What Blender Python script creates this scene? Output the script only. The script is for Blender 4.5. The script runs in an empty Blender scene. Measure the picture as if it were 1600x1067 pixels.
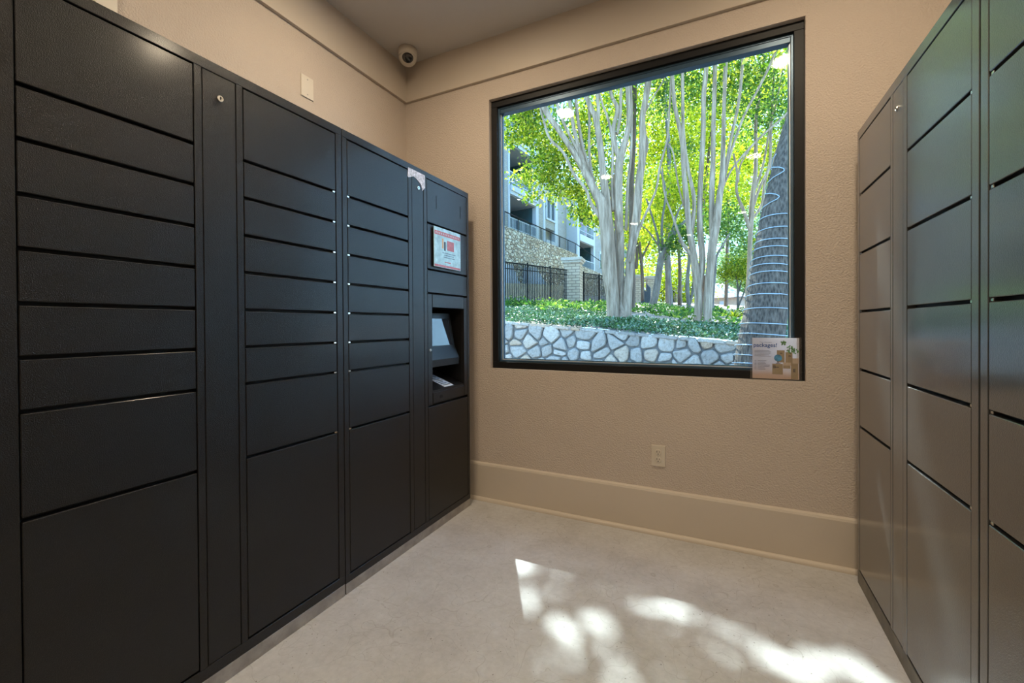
import bpy, bmesh, math, random
import numpy as np
from mathutils import Vector, Matrix, noise
S = bpy.context.scene
C = S.collection
random.seed(4)
R = math.radians

# ------------------------------------------------------------------ camera
F_PX, CX, CY = 673.76, 800.0, 512.72
YAW, PITCH, ROLL, CAM_H = 0.4521, 0.00711, -0.00624, 1.12733
def cam_axes(v):
    x, y, z = v                      # x right, y forward, z up in camera space
    cr, sr = math.cos(ROLL), math.sin(ROLL); x, z = cr*x-sr*z, sr*x+cr*z
    cp, sp = math.cos(PITCH), math.sin(PITCH); y, z = y*cp+z*sp, -y*sp+z*cp
    cw, sw = math.cos(YAW), math.sin(YAW)
    return Vector((x*cw-y*sw, x*sw+y*cw, z))
CAM = Vector((0, 0, CAM_H))
def ray(px, py): return cam_axes(((px-CX)/F_PX, 1.0, -(py-CY)/F_PX))
def P(px, py, D): return CAM + ray(px, py)*D          # point at depth D along the optical axis
cd = bpy.data.cameras.new('camera'); cam = bpy.data.objects.new('camera', cd); C.objects.link(cam)
r_, f_, u_ = cam_axes((1, 0, 0)), cam_axes((0, 1, 0)), cam_axes((0, 0, 1))
M = Matrix.Identity(4)
for i in range(3): M[i][0], M[i][1], M[i][2], M[i][3] = r_[i], u_[i], -f_[i], CAM[i]
cam.matrix_world = M
cd.sensor_width = 36; cd.sensor_fit = 'HORIZONTAL'; cd.lens = F_PX/1600*36
cd.shift_y = -(533.5-CY)/1600; cd.clip_start = 0.02; cd.clip_end = 500
S.camera = cam

# ------------------------------------------------------------------ light
S.view_settings.view_transform = 'Standard'; S.view_settings.look = 'None'
S.view_settings.exposure = 0.0; S.view_settings.gamma = 1.0; S.view_settings.use_curve_mapping = False
SUN_DIR = Vector((-0.38, 0.655, 1.0)).normalized()     # towards the sun
W = bpy.data.worlds.new('sky'); S.world = W; W.use_nodes = True
wn = W.node_tree; bg = wn.nodes['Background']
tc = wn.nodes.new('ShaderNodeTexCoord'); sx = wn.nodes.new('ShaderNodeSeparateXYZ'); cr = wn.nodes.new('ShaderNodeValToRGB')
wn.links.new(tc.outputs['Generated'], sx.inputs[0]); wn.links.new(sx.outputs['Z'], cr.inputs[0]); wn.links.new(cr.outputs[0], bg.inputs[0])
cr.color_ramp.elements[0].position = 0.0; cr.color_ramp.elements[0].color = (0.50, 0.75, 1.0, 1)
cr.color_ramp.elements[1].position = 0.8; cr.color_ramp.elements[1].color = (0.26, 0.50, 1.0, 1)
bg.inputs[1].default_value = 5.0
sl = bpy.data.lights.new('sun', 'SUN'); sl.energy = 22.0; sl.angle = R(0.55); sl.color = (1.0, 0.98, 0.95)
so = bpy.data.objects.new('sun', sl); C.objects.link(so)
so.rotation_euler = SUN_DIR.to_track_quat('Z', 'Y').to_euler(); so.location = (-5, 12, 14)
LAMP_W = 16.0          # each round ceiling lamp

# ------------------------------------------------------------------ materials
def nt(name):
    m = bpy.data.materials.new(name); m.use_nodes = True
    return m, m.node_tree, m.node_tree.nodes['Principled BSDF']
def L(t, a, b): t.links.new(a, b)
def coords(t, scale=(1, 1, 1), kind='Object'):
    if kind == 'World': o = t.nodes.new('ShaderNodeNewGeometry').outputs['Position']
    else: o = t.nodes.new('ShaderNodeTexCoord').outputs[kind]
    mp = t.nodes.new('ShaderNodeMapping'); mp.inputs['Scale'].default_value = scale; L(t, o, mp.inputs[0])
    return mp.outputs[0]
def noi(t, vec, scale, detail=4, rough=0.6):
    n = t.nodes.new('ShaderNodeTexNoise'); n.inputs['Scale'].default_value = scale
    n.inputs['Detail'].default_value = detail; n.inputs['Roughness'].default_value = rough
    L(t, vec, n.inputs['Vector']); return n.outputs['Fac']
def ramp(t, fac, stops):
    r = t.nodes.new('ShaderNodeValToRGB'); e = r.color_ramp.elements
    while len(e) < len(stops): e.new(0.5)
    for k, (p, c) in enumerate(stops):
        e[k].position = p; e[k].color = (*c, 1) if len(c) == 3 else c
    L(t, fac, r.inputs[0]); return r.outputs[0]
def bump(t, h, strength, dist, bsdf):
    b = t.nodes.new('ShaderNodeBump'); b.inputs['Strength'].default_value = strength; b.inputs['Distance'].default_value = dist
    L(t, h, b.inputs['Height']); L(t, b.outputs[0], bsdf.inputs['Normal'])
def mat(name, col, rough=0.5, metal=0.0, spec=0.5, var=0.0, vscale=8.0, bscale=0, bstr=0.2, bdist=0.002, kind='World'):
    m, t, b = nt(name)
    b.inputs['Roughness'].default_value = rough; b.inputs['Metallic'].default_value = metal
    b.inputs['Specular IOR Level'].default_value = spec
    v = coords(t, kind=kind)
    if var:
        lo = tuple(max(0, c*(1-var)) for c in col); hi = tuple(c*(1+var) for c in col)
        L(t, ramp(t, noi(t, v, vscale), [(0.3, lo), (0.7, hi)]), b.inputs['Base Color'])
    else: b.inputs['Base Color'].default_value = (*col, 1)
    if bscale: bump(t, noi(t, v, bscale, 3), bstr, bdist, b)
    return m
M_wall = mat('wall_paint', (0.52, 0.445, 0.385), 0.55, var=0.03, vscale=3, bscale=130, bstr=0.9, bdist=0.006, spec=0.35)
M_trim = mat('trim_paint', (0.52, 0.455, 0.385), 0.45, var=0.02, vscale=3, bscale=40, bstr=0.1)
M_ceil = mat('ceiling_paint', (0.56, 0.53, 0.50), 0.8, var=0.03, vscale=2, bscale=120, bstr=0.2)
M_white = mat('white_plastic', (0.62, 0.57, 0.50), 0.35, var=0.02)
M_ivory = mat('ivory_plastic', (0.56, 0.50, 0.42), 0.35, var=0.02)
M_dark = mat('dark_hole', (0.006, 0.006, 0.006), 0.7)
M_chrome = mat('lock_metal', (0.7, 0.68, 0.64), 0.22, 1.0, var=0.05)
M_framepaint = mat('window_black', (0.006, 0.006, 0.007), 0.5, var=0.15, spec=0.25)
M_alu = mat('window_bead', (0.035, 0.075, 0.12), 0.35, 0.3, var=0.1)
M_gasket = mat('glazing_gasket', (0.6, 0.62, 0.62), 0.3, 0.4, var=0.1)
M_plinth = mat('plinth_metal', (0.34, 0.32, 0.295), 0.5, 0.3, var=0.25, vscale=14, bscale=60, bstr=0.1)
M_plinthR = mat('plinth_dark', (0.16, 0.145, 0.12), 0.5, 0.2, var=0.3, vscale=14)
def locker_mat(name, c, spec, coat):
    m, t, b = nt(name); v = coords(t, kind='World')
    col = ramp(t, noi(t, v, 5, 6, 0.7), [(0.3, tuple(x*0.85 for x in c)), (0.75, tuple(x*1.2 for x in c))])
    # fine pale scuffs
    sc = ramp(t, noi(t, coords(t, (6, 6, 60), 'World'), 3.0, 8, 0.75), [(0.70, (0, 0, 0)), (0.80, (1, 1, 1))])
    mx = t.nodes.new('ShaderNodeMix'); mx.data_type = 'RGBA'
    mul = t.nodes.new('ShaderNodeMath'); mul.operation = 'MULTIPLY'; mul.inputs[1].default_value = 0.12
    L(t, sc, mul.inputs[0]); L(t, mul.outputs[0], mx.inputs['Factor']); L(t, col, mx.inputs['A']); mx.inputs['B'].default_value = (0.12, 0.12, 0.12, 1)
    L(t, mx.outputs['Result'], b.inputs['Base Color'])
    b.inputs['Roughness'].default_value = 0.33; b.inputs['Specular IOR Level'].default_value = spec; b.inputs['Coat Weight'].default_value = coat; b.inputs['Coat Roughness'].default_value = 0.16; b.inputs['Coat IOR'].default_value = 1.75; b.inputs['Coat Tint'].default_value = (1, 1, 1, 1)
    bump(t, noi(t, v, 420, 2, 0.6), 0.85, 0.0018, b)
    return m
M_lock = locker_mat('locker_powdercoat', (0.0085, 0.0083, 0.0088), 0.34, 0.10)
M_lockR = locker_mat('locker_powdercoat_lit', (0.036, 0.037, 0.037), 0.7, 1.0)  # same paint as the left row; stronger window light put into colour and coat

def floor_mat():
    m, t, b = nt('polished_concrete'); v = coords(t, kind='World')
    base = ramp(t, noi(t, v, 2.2, 8, 0.62), [(0.28, (0.38, 0.362, 0.35)), (0.5, (0.485, 0.475, 0.475)), (0.72, (0.55, 0.548, 0.56))])
    fine = ramp(t, noi(t, v, 38, 6, 0.7), [(0.3, (0.86, 0.86, 0.86)), (0.7, (1.04, 1.04, 1.04))])
    spk = ramp(t, noi(t, v, 95, 2, 0.5), [(0.25, (0.35, 0.3, 0.26)), (0.31, (1, 1, 1))])
    vo = t.nodes.new('ShaderNodeTexVoronoi'); vo.feature = 'DISTANCE_TO_EDGE'; vo.inputs['Scale'].default_value = 5.5
    wv = t.nodes.new('ShaderNodeVectorMath'); wv.operation = 'ADD'
    nn = t.nodes.new('ShaderNodeTexNoise'); nn.inputs['Scale'].default_value = 3; L(t, v, nn.inputs['Vector'])
    L(t, v, wv.inputs[0]); L(t, nn.outputs['Color'], wv.inputs[1]); L(t, wv.outputs[0], vo.inputs['Vector'])
    scr = ramp(t, vo.outputs['Distance'], [(0.0, (0.82, 0.80, 0.78)), (0.012, (1, 1, 1))])
    def mul(a, c):
        mx = t.nodes.new('ShaderNodeMix'); mx.data_type = 'RGBA'; mx.blend_type = 'MULTIPLY'; mx.inputs['Factor'].default_value = 1
        L(t, a, mx.inputs['A']); L(t, c, mx.inputs['B']); return mx.outputs['Result']
    L(t, mul(mul(mul(base, fine), spk), scr), b.inputs['Base Color'])
    L(t, ramp(t, noi(t, v, 6, 5), [(0.3, (0.34,)*3), (0.7, (0.5,)*3)]), b.inputs['Roughness'])
    b.inputs['Specular IOR Level'].default_value = 0.4
    bump(t, noi(t, v, 60, 4), 0.08, 0.001, b)
    return m
M_floor = floor_mat()

def glass_mat(name, tint=(0.94, 0.98, 0.98), k=0.045, dirt=True):
    m, t, b = nt(name); t.nodes.remove(b); out = t.nodes['Material Output']
    lw = t.nodes.new('ShaderNodeLayerWeight'); lw.inputs[0].default_value = 0.5
    pw = t.nodes.new('ShaderNodeMath'); pw.operation = 'POWER'; pw.inputs[1].default_value = 4.0; L(t, lw.outputs['Facing'], pw.inputs[0])
    ma = t.nodes.new('ShaderNodeMath'); ma.operation = 'MULTIPLY_ADD'; ma.inputs[1].default_value = 0.8; ma.inputs[2].default_value = k; L(t, pw.outputs[0], ma.inputs[0])
    tr = t.nodes.new('ShaderNodeBsdfTransparent'); tr.inputs[0].default_value = (*tint, 1)
    gl = t.nodes.new('ShaderNodeBsdfGlossy'); gl.inputs['Roughness'].default_value = 0.0; gl.inputs[0].default_value = (1, 1, 1, 1)
    mx = t.nodes.new('ShaderNodeMixShader'); L(t, ma.outputs[0], mx.inputs[0]); L(t, tr.outputs[0], mx.inputs[1]); L(t, gl.outputs[0], mx.inputs[2])
    L(t, mx.outputs[0], out.inputs[0]); return m
M_glass = glass_mat('window_glass', k=0.003)
M_sleeve = glass_mat('clear_acrylic', (0.97, 0.98, 0.99), 0.05)

def emis(name, col, s):
    m, t, b = nt(name); b.inputs['Base Color'].default_value = (0.8, 0.8, 0.8, 1)
    b.inputs['Emission Color'].default_value = (*col, 1); b.inputs['Emission Strength'].default_value = s; return m
M_bulb = emis('lamp_diffuser', (1.0, 0.70, 0.38), 12)

def leaf_mat(name, stops, transl=0.55, rough=0.45, spec=0.4):
    m, t, b = nt(name); out = t.nodes['Material Output']
    g = t.nodes.new('ShaderNodeNewGeometry')
    col = ramp(t, g.outputs['Random Per Island'], stops)
    L(t, col, b.inputs['Base Color']); b.inputs['Roughness'].default_value = rough; b.inputs['Specular IOR Level'].default_value = spec
    tr = t.nodes.new('ShaderNodeBsdfTranslucent'); L(t, col, tr.inputs[0])
    mx = t.nodes.new('ShaderNodeMixShader'); mx.inputs[0].default_value = transl
    L(t, b.outputs[0], mx.inputs[1]); L(t, tr.outputs[0], mx.inputs[2]); L(t, mx.outputs[0], out.inputs[0]); return m
M_leafN = leaf_mat('leaf_near', [(0, (0.04, 0.12, 0.01)), (0.4, (0.19, 0.32, 0.015)), (0.75, (0.50, 0.54, 0.025)), (1, (0.70, 0.64, 0.10))], 0.55)
M_leafY = leaf_mat('leaf_yellow', [(0, (0.09, 0.19, 0.01)), (0.35, (0.36, 0.46, 0.015)), (0.8, (0.66, 0.70, 0.03)), (1, (0.78, 0.62, 0.06))], 0.62)
M_leafG = leaf_mat('leaf_green', [(0, (0.02, 0.09, 0.02)), (0.5, (0.075, 0.20, 0.025)), (1, (0.26, 0.36, 0.05))], 0.5)
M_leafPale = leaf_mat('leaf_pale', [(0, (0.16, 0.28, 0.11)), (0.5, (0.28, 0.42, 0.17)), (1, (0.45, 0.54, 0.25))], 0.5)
M_ivy = leaf_mat('groundcover_leaf', [(0, (0.015, 0.055, 0.015)), (0.5, (0.04, 0.13, 0.03)), (0.85, (0.10, 0.21, 0.07)), (1, (0.35, 0.42, 0.28))], 0.2, 0.28, 0.9)

def bark_mat(name, lo, mid, hi, sx=(9, 9, 1.2), bs=0.5, bd=0.02):
    m, t, b = nt(name); v = coords(t, sx, 'World')
    n1 = noi(t, v, 2.0, 8, 0.65)
    L(t, ramp(t, n1, [(0.3, lo), (0.52, mid), (0.72, hi)]), b.inputs['Base Color'])
    b.inputs['Roughness'].default_value = 0.8; bump(t, n1, bs, bd, b); return m
M_myrtle = bark_mat('smooth_pale_bark', (0.13, 0.085, 0.05), (0.33, 0.24, 0.165), (0.52, 0.41, 0.30), (9, 9, 0.8), 0.7, 0.03)
M_brown = bark_mat('brown_bark', (0.06, 0.042, 0.03), (0.13, 0.09, 0.065), (0.22, 0.17, 0.13))
M_grey = bark_mat('grey_bark', (0.09, 0.075, 0.065), (0.17, 0.15, 0.13), (0.28, 0.25, 0.22))
def palm_bark():
    m, t, b = nt('fissured_bark'); v = coords(t, (30, 30, 9), 'World')
    vo = t.nodes.new('ShaderNodeTexVoronoi'); vo.inputs['Scale'].default_value = 1.3; L(t, v, vo.inputs['Vector'])
    n1 = noi(t, v, 1.5, 8, 0.75)
    ad = t.nodes.new('ShaderNodeMath'); ad.operation = 'MULTIPLY'; L(t, vo.outputs['Distance'], ad.inputs[0]); L(t, n1, ad.inputs[1])
    L(t, ramp(t, ad.outputs[0], [(0.06, (0.03, 0.022, 0.016)), (0.25, (0.10, 0.075, 0.055)), (0.5, (0.19, 0.15, 0.115)), (0.7, (0.42, 0.37, 0.31))]), b.inputs['Base Color'])
    b.inputs['Roughness'].default_value = 0.85; bump(t, ad.outputs[0], 0.9, 0.03, b); return m
M_palm = palm_bark()

M_stone = None
def stone_mat():
    m, t, b = nt('limestone'); v = coords(t, kind='World'); g = t.nodes.new('ShaderNodeNewGeometry')
    a = ramp(t, g.outputs['Random Per Island'], [(0, (0.34, 0.31, 0.27)), (0.5, (0.46, 0.42, 0.365)), (0.78, (0.54, 0.49, 0.42)), (0.88, (0.50, 0.34, 0.20)), (1, (0.57, 0.53, 0.48))])
    d = ramp(t, noi(t, v, 26, 8, 0.75), [(0.3, (0.45, 0.41, 0.37)), (0.48, (0.92, 0.90, 0.88)), (0.75, (1.15, 1.15, 1.15))])
    h = ramp(t, noi(t, v, 60, 3, 0.6), [(0.28, (0.35, 0.3, 0.25)), (0.36, (1, 1, 1))])
    mx = t.nodes.new('ShaderNodeMix'); mx.data_type = 'RGBA'; mx.blend_type = 'MULTIPLY'; mx.inputs['Factor'].default_value = 1; L(t, a, mx.inputs['A']); L(t, d, mx.inputs['B'])
    m2 = t.nodes.new('ShaderNodeMix'); m2.data_type = 'RGBA'; m2.blend_type = 'MULTIPLY'; m2.inputs['Factor'].default_value = 0.8; L(t, mx.outputs['Result'], m2.inputs['A']); L(t, h, m2.inputs['B'])
    L(t, m2.outputs['Result'], b.inputs['Base Color']); b.inputs['Roughness'].default_value = 0.85
    bump(t, noi(t, v, 24, 8, 0.75), 0.7, 0.02, b); return m
M_stone = stone_mat()
M_mortar = mat('mortar', (0.20, 0.195, 0.185), 0.9, var=0.15, vscale=12, bscale=50, bstr=0.5, bdist=0.01)
def rubble_mat():
    m, t, b = nt('rubble_stone_wall'); v = coords(t, (1, 1, 1.5), 'World')
    nn = t.nodes.new('ShaderNodeTexNoise'); nn.inputs['Scale'].default_value = 2.2; nn.inputs['Detail'].default_value = 3; L(t, v, nn.inputs['Vector'])
    wv = t.nodes.new('ShaderNodeVectorMath'); wv.operation = 'MULTIPLY_ADD'; L(t, nn.outputs['Color'], wv.inputs[0]); wv.inputs[1].default_value = (0.35,)*3; L(t, v, wv.inputs[2])
    vo = t.nodes.new('ShaderNodeTexVoronoi'); vo.feature = 'DISTANCE_TO_EDGE'; vo.inputs['Scale'].default_value = 4.4; L(t, wv.outputs[0], vo.inputs['Vector'])
    vc = t.nodes.new('ShaderNodeTexVoronoi'); vc.inputs['Scale'].default_value = 4.4; L(t, wv.outputs[0], vc.inputs['Vector'])
    sp = t.nodes.new('ShaderNodeSeparateColor'); L(t, vc.outputs['Color'], sp.inputs[0])
    a = ramp(t, sp.outputs[0], [(0, (0.40, 0.32, 0.23)), (0.5, (0.60, 0.51, 0.39)), (1, (0.74, 0.68, 0.57))])
    e = ramp(t, vo.outputs['Distance'], [(0.0, (0.16, 0.13, 0.09)), (0.09, (1, 1, 1))])
    mx = t.nodes.new('ShaderNodeMix'); mx.data_type = 'RGBA'; mx.blend_type = 'MULTIPLY'; mx.inputs['Factor'].default_value = 1; L(t, a, mx.inputs['A']); L(t, e, mx.inputs['B'])
    L(t, mx.outputs['Result'], b.inputs['Base Color']); b.inputs['Roughness'].default_value = 0.9
    bump(t, ramp(t, vo.outputs['Distance'], [(0, (0, 0, 0)), (0.2, (1, 1, 1))]), 0.9, 0.08, b); return m
M_rubble = rubble_mat()
def brick_mat(name, c1, c2, mo, w, h, obj=False, ms=0.012):
    m, t, b = nt(name); tcn = t.nodes.new('ShaderNodeTexCoord'); sp = t.nodes.new('ShaderNodeSeparateXYZ'); L(t, tcn.outputs['Object'], sp.inputs[0])
    ad = t.nodes.new('ShaderNodeMath'); L(t, sp.outputs['X'], ad.inputs[0]); L(t, sp.outputs['Y'], ad.inputs[1])
    cb = t.nodes.new('ShaderNodeCombineXYZ'); L(t, ad.outputs[0], cb.inputs[0]); L(t, sp.outputs['Z'], cb.inputs[1])
    br = t.nodes.new('ShaderNodeTexBrick'); L(t, cb.outputs[0], br.inputs['Vector']); br.inputs['Color1'].default_value = (*c1, 1); br.inputs['Color2'].default_value = (*c2, 1)
    br.inputs['Mortar'].default_value = (*mo, 1); br.inputs['Scale'].default_value = 1; br.inputs['Mortar Size'].default_value = ms
    br.inputs['Brick Width'].default_value = w; br.inputs['Row Height'].default_value = h
    L(t, br.outputs['Color'], b.inputs['Base Color']); b.inputs['Roughness'].default_value = 0.9
    bump(t, br.outputs['Fac'], -0.4, 0.01, b); return m
M_brick = brick_mat('cream_brick', (0.52, 0.44, 0.34), (0.43, 0.36, 0.27), (0.2, 0.16, 0.13), 0.3, 0.11)
M_brickB = brick_mat('pale_building_brick', (0.36, 0.35, 0.32), (0.30, 0.29, 0.265), (0.24, 0.235, 0.22), 0.3, 0.1)
M_capstone = mat('cap_stone', (0.45, 0.42, 0.37), 0.85, var=0.15, vscale=8, bscale=30)
M_bwhite = mat('building_white_paint', (0.46, 0.49, 0.53), 0.6, var=0.04)
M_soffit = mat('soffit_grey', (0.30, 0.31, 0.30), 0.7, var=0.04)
M_teal = mat('teal_stucco', (0.02, 0.075, 0.095), 0.7, var=0.3, vscale=4)
M_bglass = mat('dark_window_glass', (0.03, 0.05, 0.06), 0.12, spec=0.6, var=0.2)
M_rail = mat('black_iron', (0.006, 0.007, 0.008), 0.7, 0.0, 0.15, var=0.1)
M_railw = mat('pale_rail', (0.42, 0.47, 0.50), 0.45, 0.1, var=0.1)
M_slate = mat('dark_blue_panel', (0.022, 0.035, 0.05), 0.5, var=0.2)
M_dirt = mat('leaf_litter_soil', (0.36, 0.28, 0.235), 0.95, var=0.5, vscale=12, bscale=30, bstr=0.6, bdist=0.02)
M_concr = mat('pale_concrete', (0.36, 0.38, 0.42), 0.8, var=0.12, vscale=3)
M_curb = mat('tan_curb_stone', (0.50, 0.42, 0.30), 0.85, var=0.18, vscale=3, bscale=20)
M_roof = mat('house_shingles', (0.50, 0.42, 0.38), 0.8, var=0.12)
M_housew = mat('house_brick', (0.48, 0.36, 0.27), 0.85, var=0.15)
M_pink = mat('pink_plastic', (0.75, 0.12, 0.25), 0.4, var=0.05)
M_rope = mat('string_light_tube', (0.33, 0.40, 0.44), 0.35, var=0.1)

# ------------------------------------------------------------------ builders
def box(bm, x0, x1, y0, y1, z0, z1, bev=0.0, seg=1):
    vs = [bm.verts.new((x, y, z)) for x in (x0, x1) for y in (y0, y1) for z in (z0, z1)]
    fs = [bm.faces.new([vs[i] for i in q]) for q in ((0, 1, 3, 2), (4, 6, 7, 5), (0, 4, 5, 1), (2, 3, 7, 6), (0, 2, 6, 4), (1, 5, 7, 3))]
    if bev:
        es = set(e for f in fs for e in f.edges)
        bmesh.ops.bevel(bm, geom=list(es), offset=bev, segments=seg, affect='EDGES', profile=0.6)
def prism(bm, pts, axis, a0, a1):
    """polygon pts (2D) extruded along axis from a0 to a1"""
    def v(p, a):
        if axis == 'x': return (a, p[0], p[1])
        if axis == 'y': return (p[0], a, p[1])
        return (p[0], p[1], a)
    A = [bm.verts.new(v(p, a0)) for p in pts]; B = [bm.verts.new(v(p, a1)) for p in pts]; n = len(pts)
    bm.faces.new(A); bm.faces.new(B[::-1])
    for i in range(n): bm.faces.new((A[i], B[i], B[(i+1) % n], A[(i+1) % n]))
def cyl(bm, p0, p1, r0, r1=None, n=20, caps=True):
    r1 = r0 if r1 is None else r1; p0, p1 = Vector(p0), Vector(p1); d = (p1-p0).normalized()
    a = d.orthogonal().normalized(); b = d.cross(a)
    A = [bm.verts.new(p0+(a*math.cos(k*2*math.pi/n)+b*math.sin(k*2*math.pi/n))*r0) for k in range(n)]
    B = [bm.verts.new(p1+(a*math.cos(k*2*math.pi/n)+b*math.sin(k*2*math.pi/n))*r1) for k in range(n)]
    for i in range(n): bm.faces.new((A[i], A[(i+1) % n], B[(i+1) % n], B[i]))
    if caps: bm.faces.new(A[::-1]); bm.faces.new(B)
def lathe(bm, prof, c=(0, 0, 0), n=32, axis='z'):
    rings = []
    for r, h in prof:
        ring = []
        for k in range(n):
            a = 2*math.pi*k/n; x, y = r*math.cos(a), r*math.sin(a)
            p = (x, y, h) if axis == 'z' else ((h, x, y) if axis == 'x' else (x, h, y))
            ring.append(bm.verts.new(Vector(p)+Vector(c)))
        rings.append(ring)
    for A, B in zip(rings, rings[1:]):
        for i in range(n): bm.faces.new((A[i], A[(i+1) % n], B[(i+1) % n], B[i]))
    bm.faces.new(rings[0][::-1]); bm.faces.new(rings[-1])
def tube(bm, pts, radii, n=10, wob=0.0, seed=0, flute=0.0):
    rings = []; a = None
    for i, p in enumerate(pts):
        d = (pts[min(i+1, len(pts)-1)]-pts[max(i-1, 0)]).normalized()
        a = d.orthogonal().normalized() if a is None else (a-d*a.dot(d)).normalized()
        b = d.cross(a); ring = []
        for k in range(n):
            t = 2*math.pi*k/n; u = a*math.cos(t)+b*math.sin(t)
            rr = radii[i]
            if wob: rr *= 1+wob*noise.noise(Vector((u.x*1.6+seed, u.y*1.6, p.z*1.1+u.z)))+flute*math.sin(3*t+seed+p.z*0.5)
            ring.append(bm.verts.new(p+u*rr))
        rings.append(ring)
    for A, B in zip(rings, rings[1:]):
        for i in range(n): bm.faces.new((A[i], A[(i+1) % n], B[(i+1) % n], B[i]))
    bm.faces.new(rings[0][::-1]); bm.faces.new(rings[-1])
def smooth_path(pts, rad, sub=5):
    out, ro = [], []
    q = [pts[0]*2-pts[1]]+list(pts)+[pts[-1]*2-pts[-2]]
    for i in range(len(pts)-1):
        p0, p1, p2, p3 = q[i:i+4]
        for k in range(sub):
            t = k/sub
            out.append(0.5*((2*p1)+(p2-p0)*t+(2*p0-5*p1+4*p2-p3)*t*t+(3*p1-p0-3*p2+p3)*t**3)); ro.append(rad[i]*(1-t)+rad[i+1]*t)
    out.append(pts[-1]); ro.append(rad[-1]); return out, ro
def obj(name, bm, m, parent=None, smooth=False, origin=None):
    me = bpy.data.meshes.new(name)
    bmesh.ops.recalc_face_normals(bm, faces=bm.faces[:])
    if origin is not None: bmesh.ops.translate(bm, verts=bm.verts[:], vec=-Vector(origin))
    bm.to_mesh(me); bm.free(); me.materials.append(m)
    if smooth: me.shade_smooth()
    o = bpy.data.objects.new(name, me); C.objects.link(o)
    if parent: o.parent = parent
    if origin is not None: o.location = origin
    return o
def tag(o, label, cat, group=None, kind=None):
    o['label'] = label; o['category'] = cat
    if group: o['group'] = group
    if kind: o['kind'] = kind
    return o
def thing(name, label, cat, loc=(0, 0, 0), rz=0, group=None):
    o = bpy.data.objects.new(name, None); C.objects.link(o); o.location = loc; o.rotation_euler = (0, 0, rz); o.empty_display_size = 0.1
    return tag(o, label, cat, group)
def struct(name, bm, m):
    o = obj(name, bm, m); o['kind'] = 'structure'; return o
NB = bmesh.new
def part(name, m, parent, *boxes, bev=0.0, smooth=False):
    """boxes in world coordinates under a parent Empty without rotation"""
    bm = NB()
    for b in boxes: box(bm, *b, bev=bev)
    base = parent.location if parent else Vector()
    p = parent
    off = Vector()
    while p: off += p.location; p = p.parent
    bmesh.ops.translate(bm, verts=bm.verts[:], vec=-off)
    return obj(name, bm, m, parent, smooth)
def rel(bm, parent):
    off = Vector(); p = parent
    while p: off += p.location; p = p.parent
    bmesh.ops.translate(bm, verts=bm.verts[:], vec=-off); return bm

# ------------------------------------------------------------------ room shell
XL, XR, YB, YF, ZC = -2.0, 1.12, 2.4245, -5.2, 2.944
WX0, WX1, WZ0, WZ1 = -1.331, 0.357, 0.8515, 2.565
WT = 0.125
bm = NB(); box(bm, XL-0.2, XR+0.2, YF-0.2, YB+WT, -0.12, 0); struct('floor', bm, M_floor)
bm = NB(); box(bm, XL-0.2, XR+0.2, YF-0.2, YB+WT, ZC, ZC+0.25); struct('ceiling', bm, M_ceil)
bm = NB(); box(bm, XL-0.2, XL, YF-0.2, YB+WT, 0, ZC); struct('wall_left', bm, M_wall)
bm = NB(); box(bm, XR, XR+0.2, YF-0.2, YB+WT, 0, ZC); struct('wall_right', bm, M_wall)
bm = NB(); box(bm, XL, XR, YF-0.2, YF, 0, ZC); struct('wall_front', bm, M_wall)
bm = NB()
box(bm, XL, XR, YB, YB+WT, 0, WZ0); box(bm, XL, XR, YB, YB+WT, WZ1, ZC)
box(bm, XL, WX0, YB, YB+WT, WZ0, WZ1); box(bm, WX1, XR, YB, YB+WT, WZ0, WZ1)
struct('wall_back', bm, M_wall)
# frieze band that stands 2 cm proud above its lower edge
bm = NB(); box(bm, XL, XL+0.02, YF, YB, 2.690, ZC); struct('trim_1', bm, M_trim)
bm = NB(); box(bm, XL+0.02, XR, YB-0.02, YB, 2.690, ZC); struct('trim_2', bm, M_trim)
# pale pilaster on the left wall
bm = NB(); box(bm, XL, XL+0.018, 0.735, 0.80, 0, 2.69, 0.003); struct('trim_3', bm, M_white)
# baseboard with a bevelled cap and a rounded shoe
def baseboard(name, x0, x1):
    bm = NB()
    prism(bm, [(YB, 0), (YB-0.016, 0), (YB-0.016, 0.226), (YB-0.012, 0.236), (YB, 0.243)], 'x', x0, x1)
    sh = [(YB-0.016, 0)]+[(YB-0.016-0.016*math.cos(a), 0.022*math.sin(a)) for a in [k*math.pi/2/6 for k in range(7)]]
    prism(bm, sh, 'x', x0, x1); return struct(name, bm, M_trim)
baseboard('baseboard_back', XL, XR)

# ------------------------------------------------------------------ window
FY0, FY1 = YB+0.028, YB+0.10
win = bpy.data.objects.new('window_1', None); C.objects.link(win); win.location = (WX0, YB, WZ0); win['kind'] = 'structure'
def ring(bm, x0, x1, z0, z1, w, y0, y1, bev=0.0):
    box(bm, x0, x1, y0, y1, z0, z0+w, bev); box(bm, x0, x1, y0, y1, z1-w, z1, bev)
    box(bm, x0, x0+w, y0, y1, z0+w, z1-w, bev); box(bm, x1-w, x1, y0, y1, z0+w, z1-w, bev)
bm = NB(); ring(bm, WX0+.001, WX1-.001, WZ0+.001, WZ1-.001, 0.041, FY0, FY1, 0.0015); obj('window_frame', rel(bm, win), M_framepaint, win)
bm = NB(); ring(bm, WX0+.042, WX1-.042, WZ0+.042, WZ1-.042, 0.011, FY0+0.018, FY1-.002, 0.001); obj('glazing_bead', rel(bm, win), M_alu, win)
bm = NB(); box(bm, WX0+.054, WX1-.054, FY0+.022, FY1-.006, WZ1-.078, WZ1-.0535, .001); obj('head_bead', rel(bm, win), M_alu, win)
bm = NB(); ring(bm, WX0+.053, WX1-.053, WZ0+.053, WZ1-.053, 0.004, FY0+0.036, FY1-.004); obj('gasket', rel(bm, win), M_gasket, win)
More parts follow.
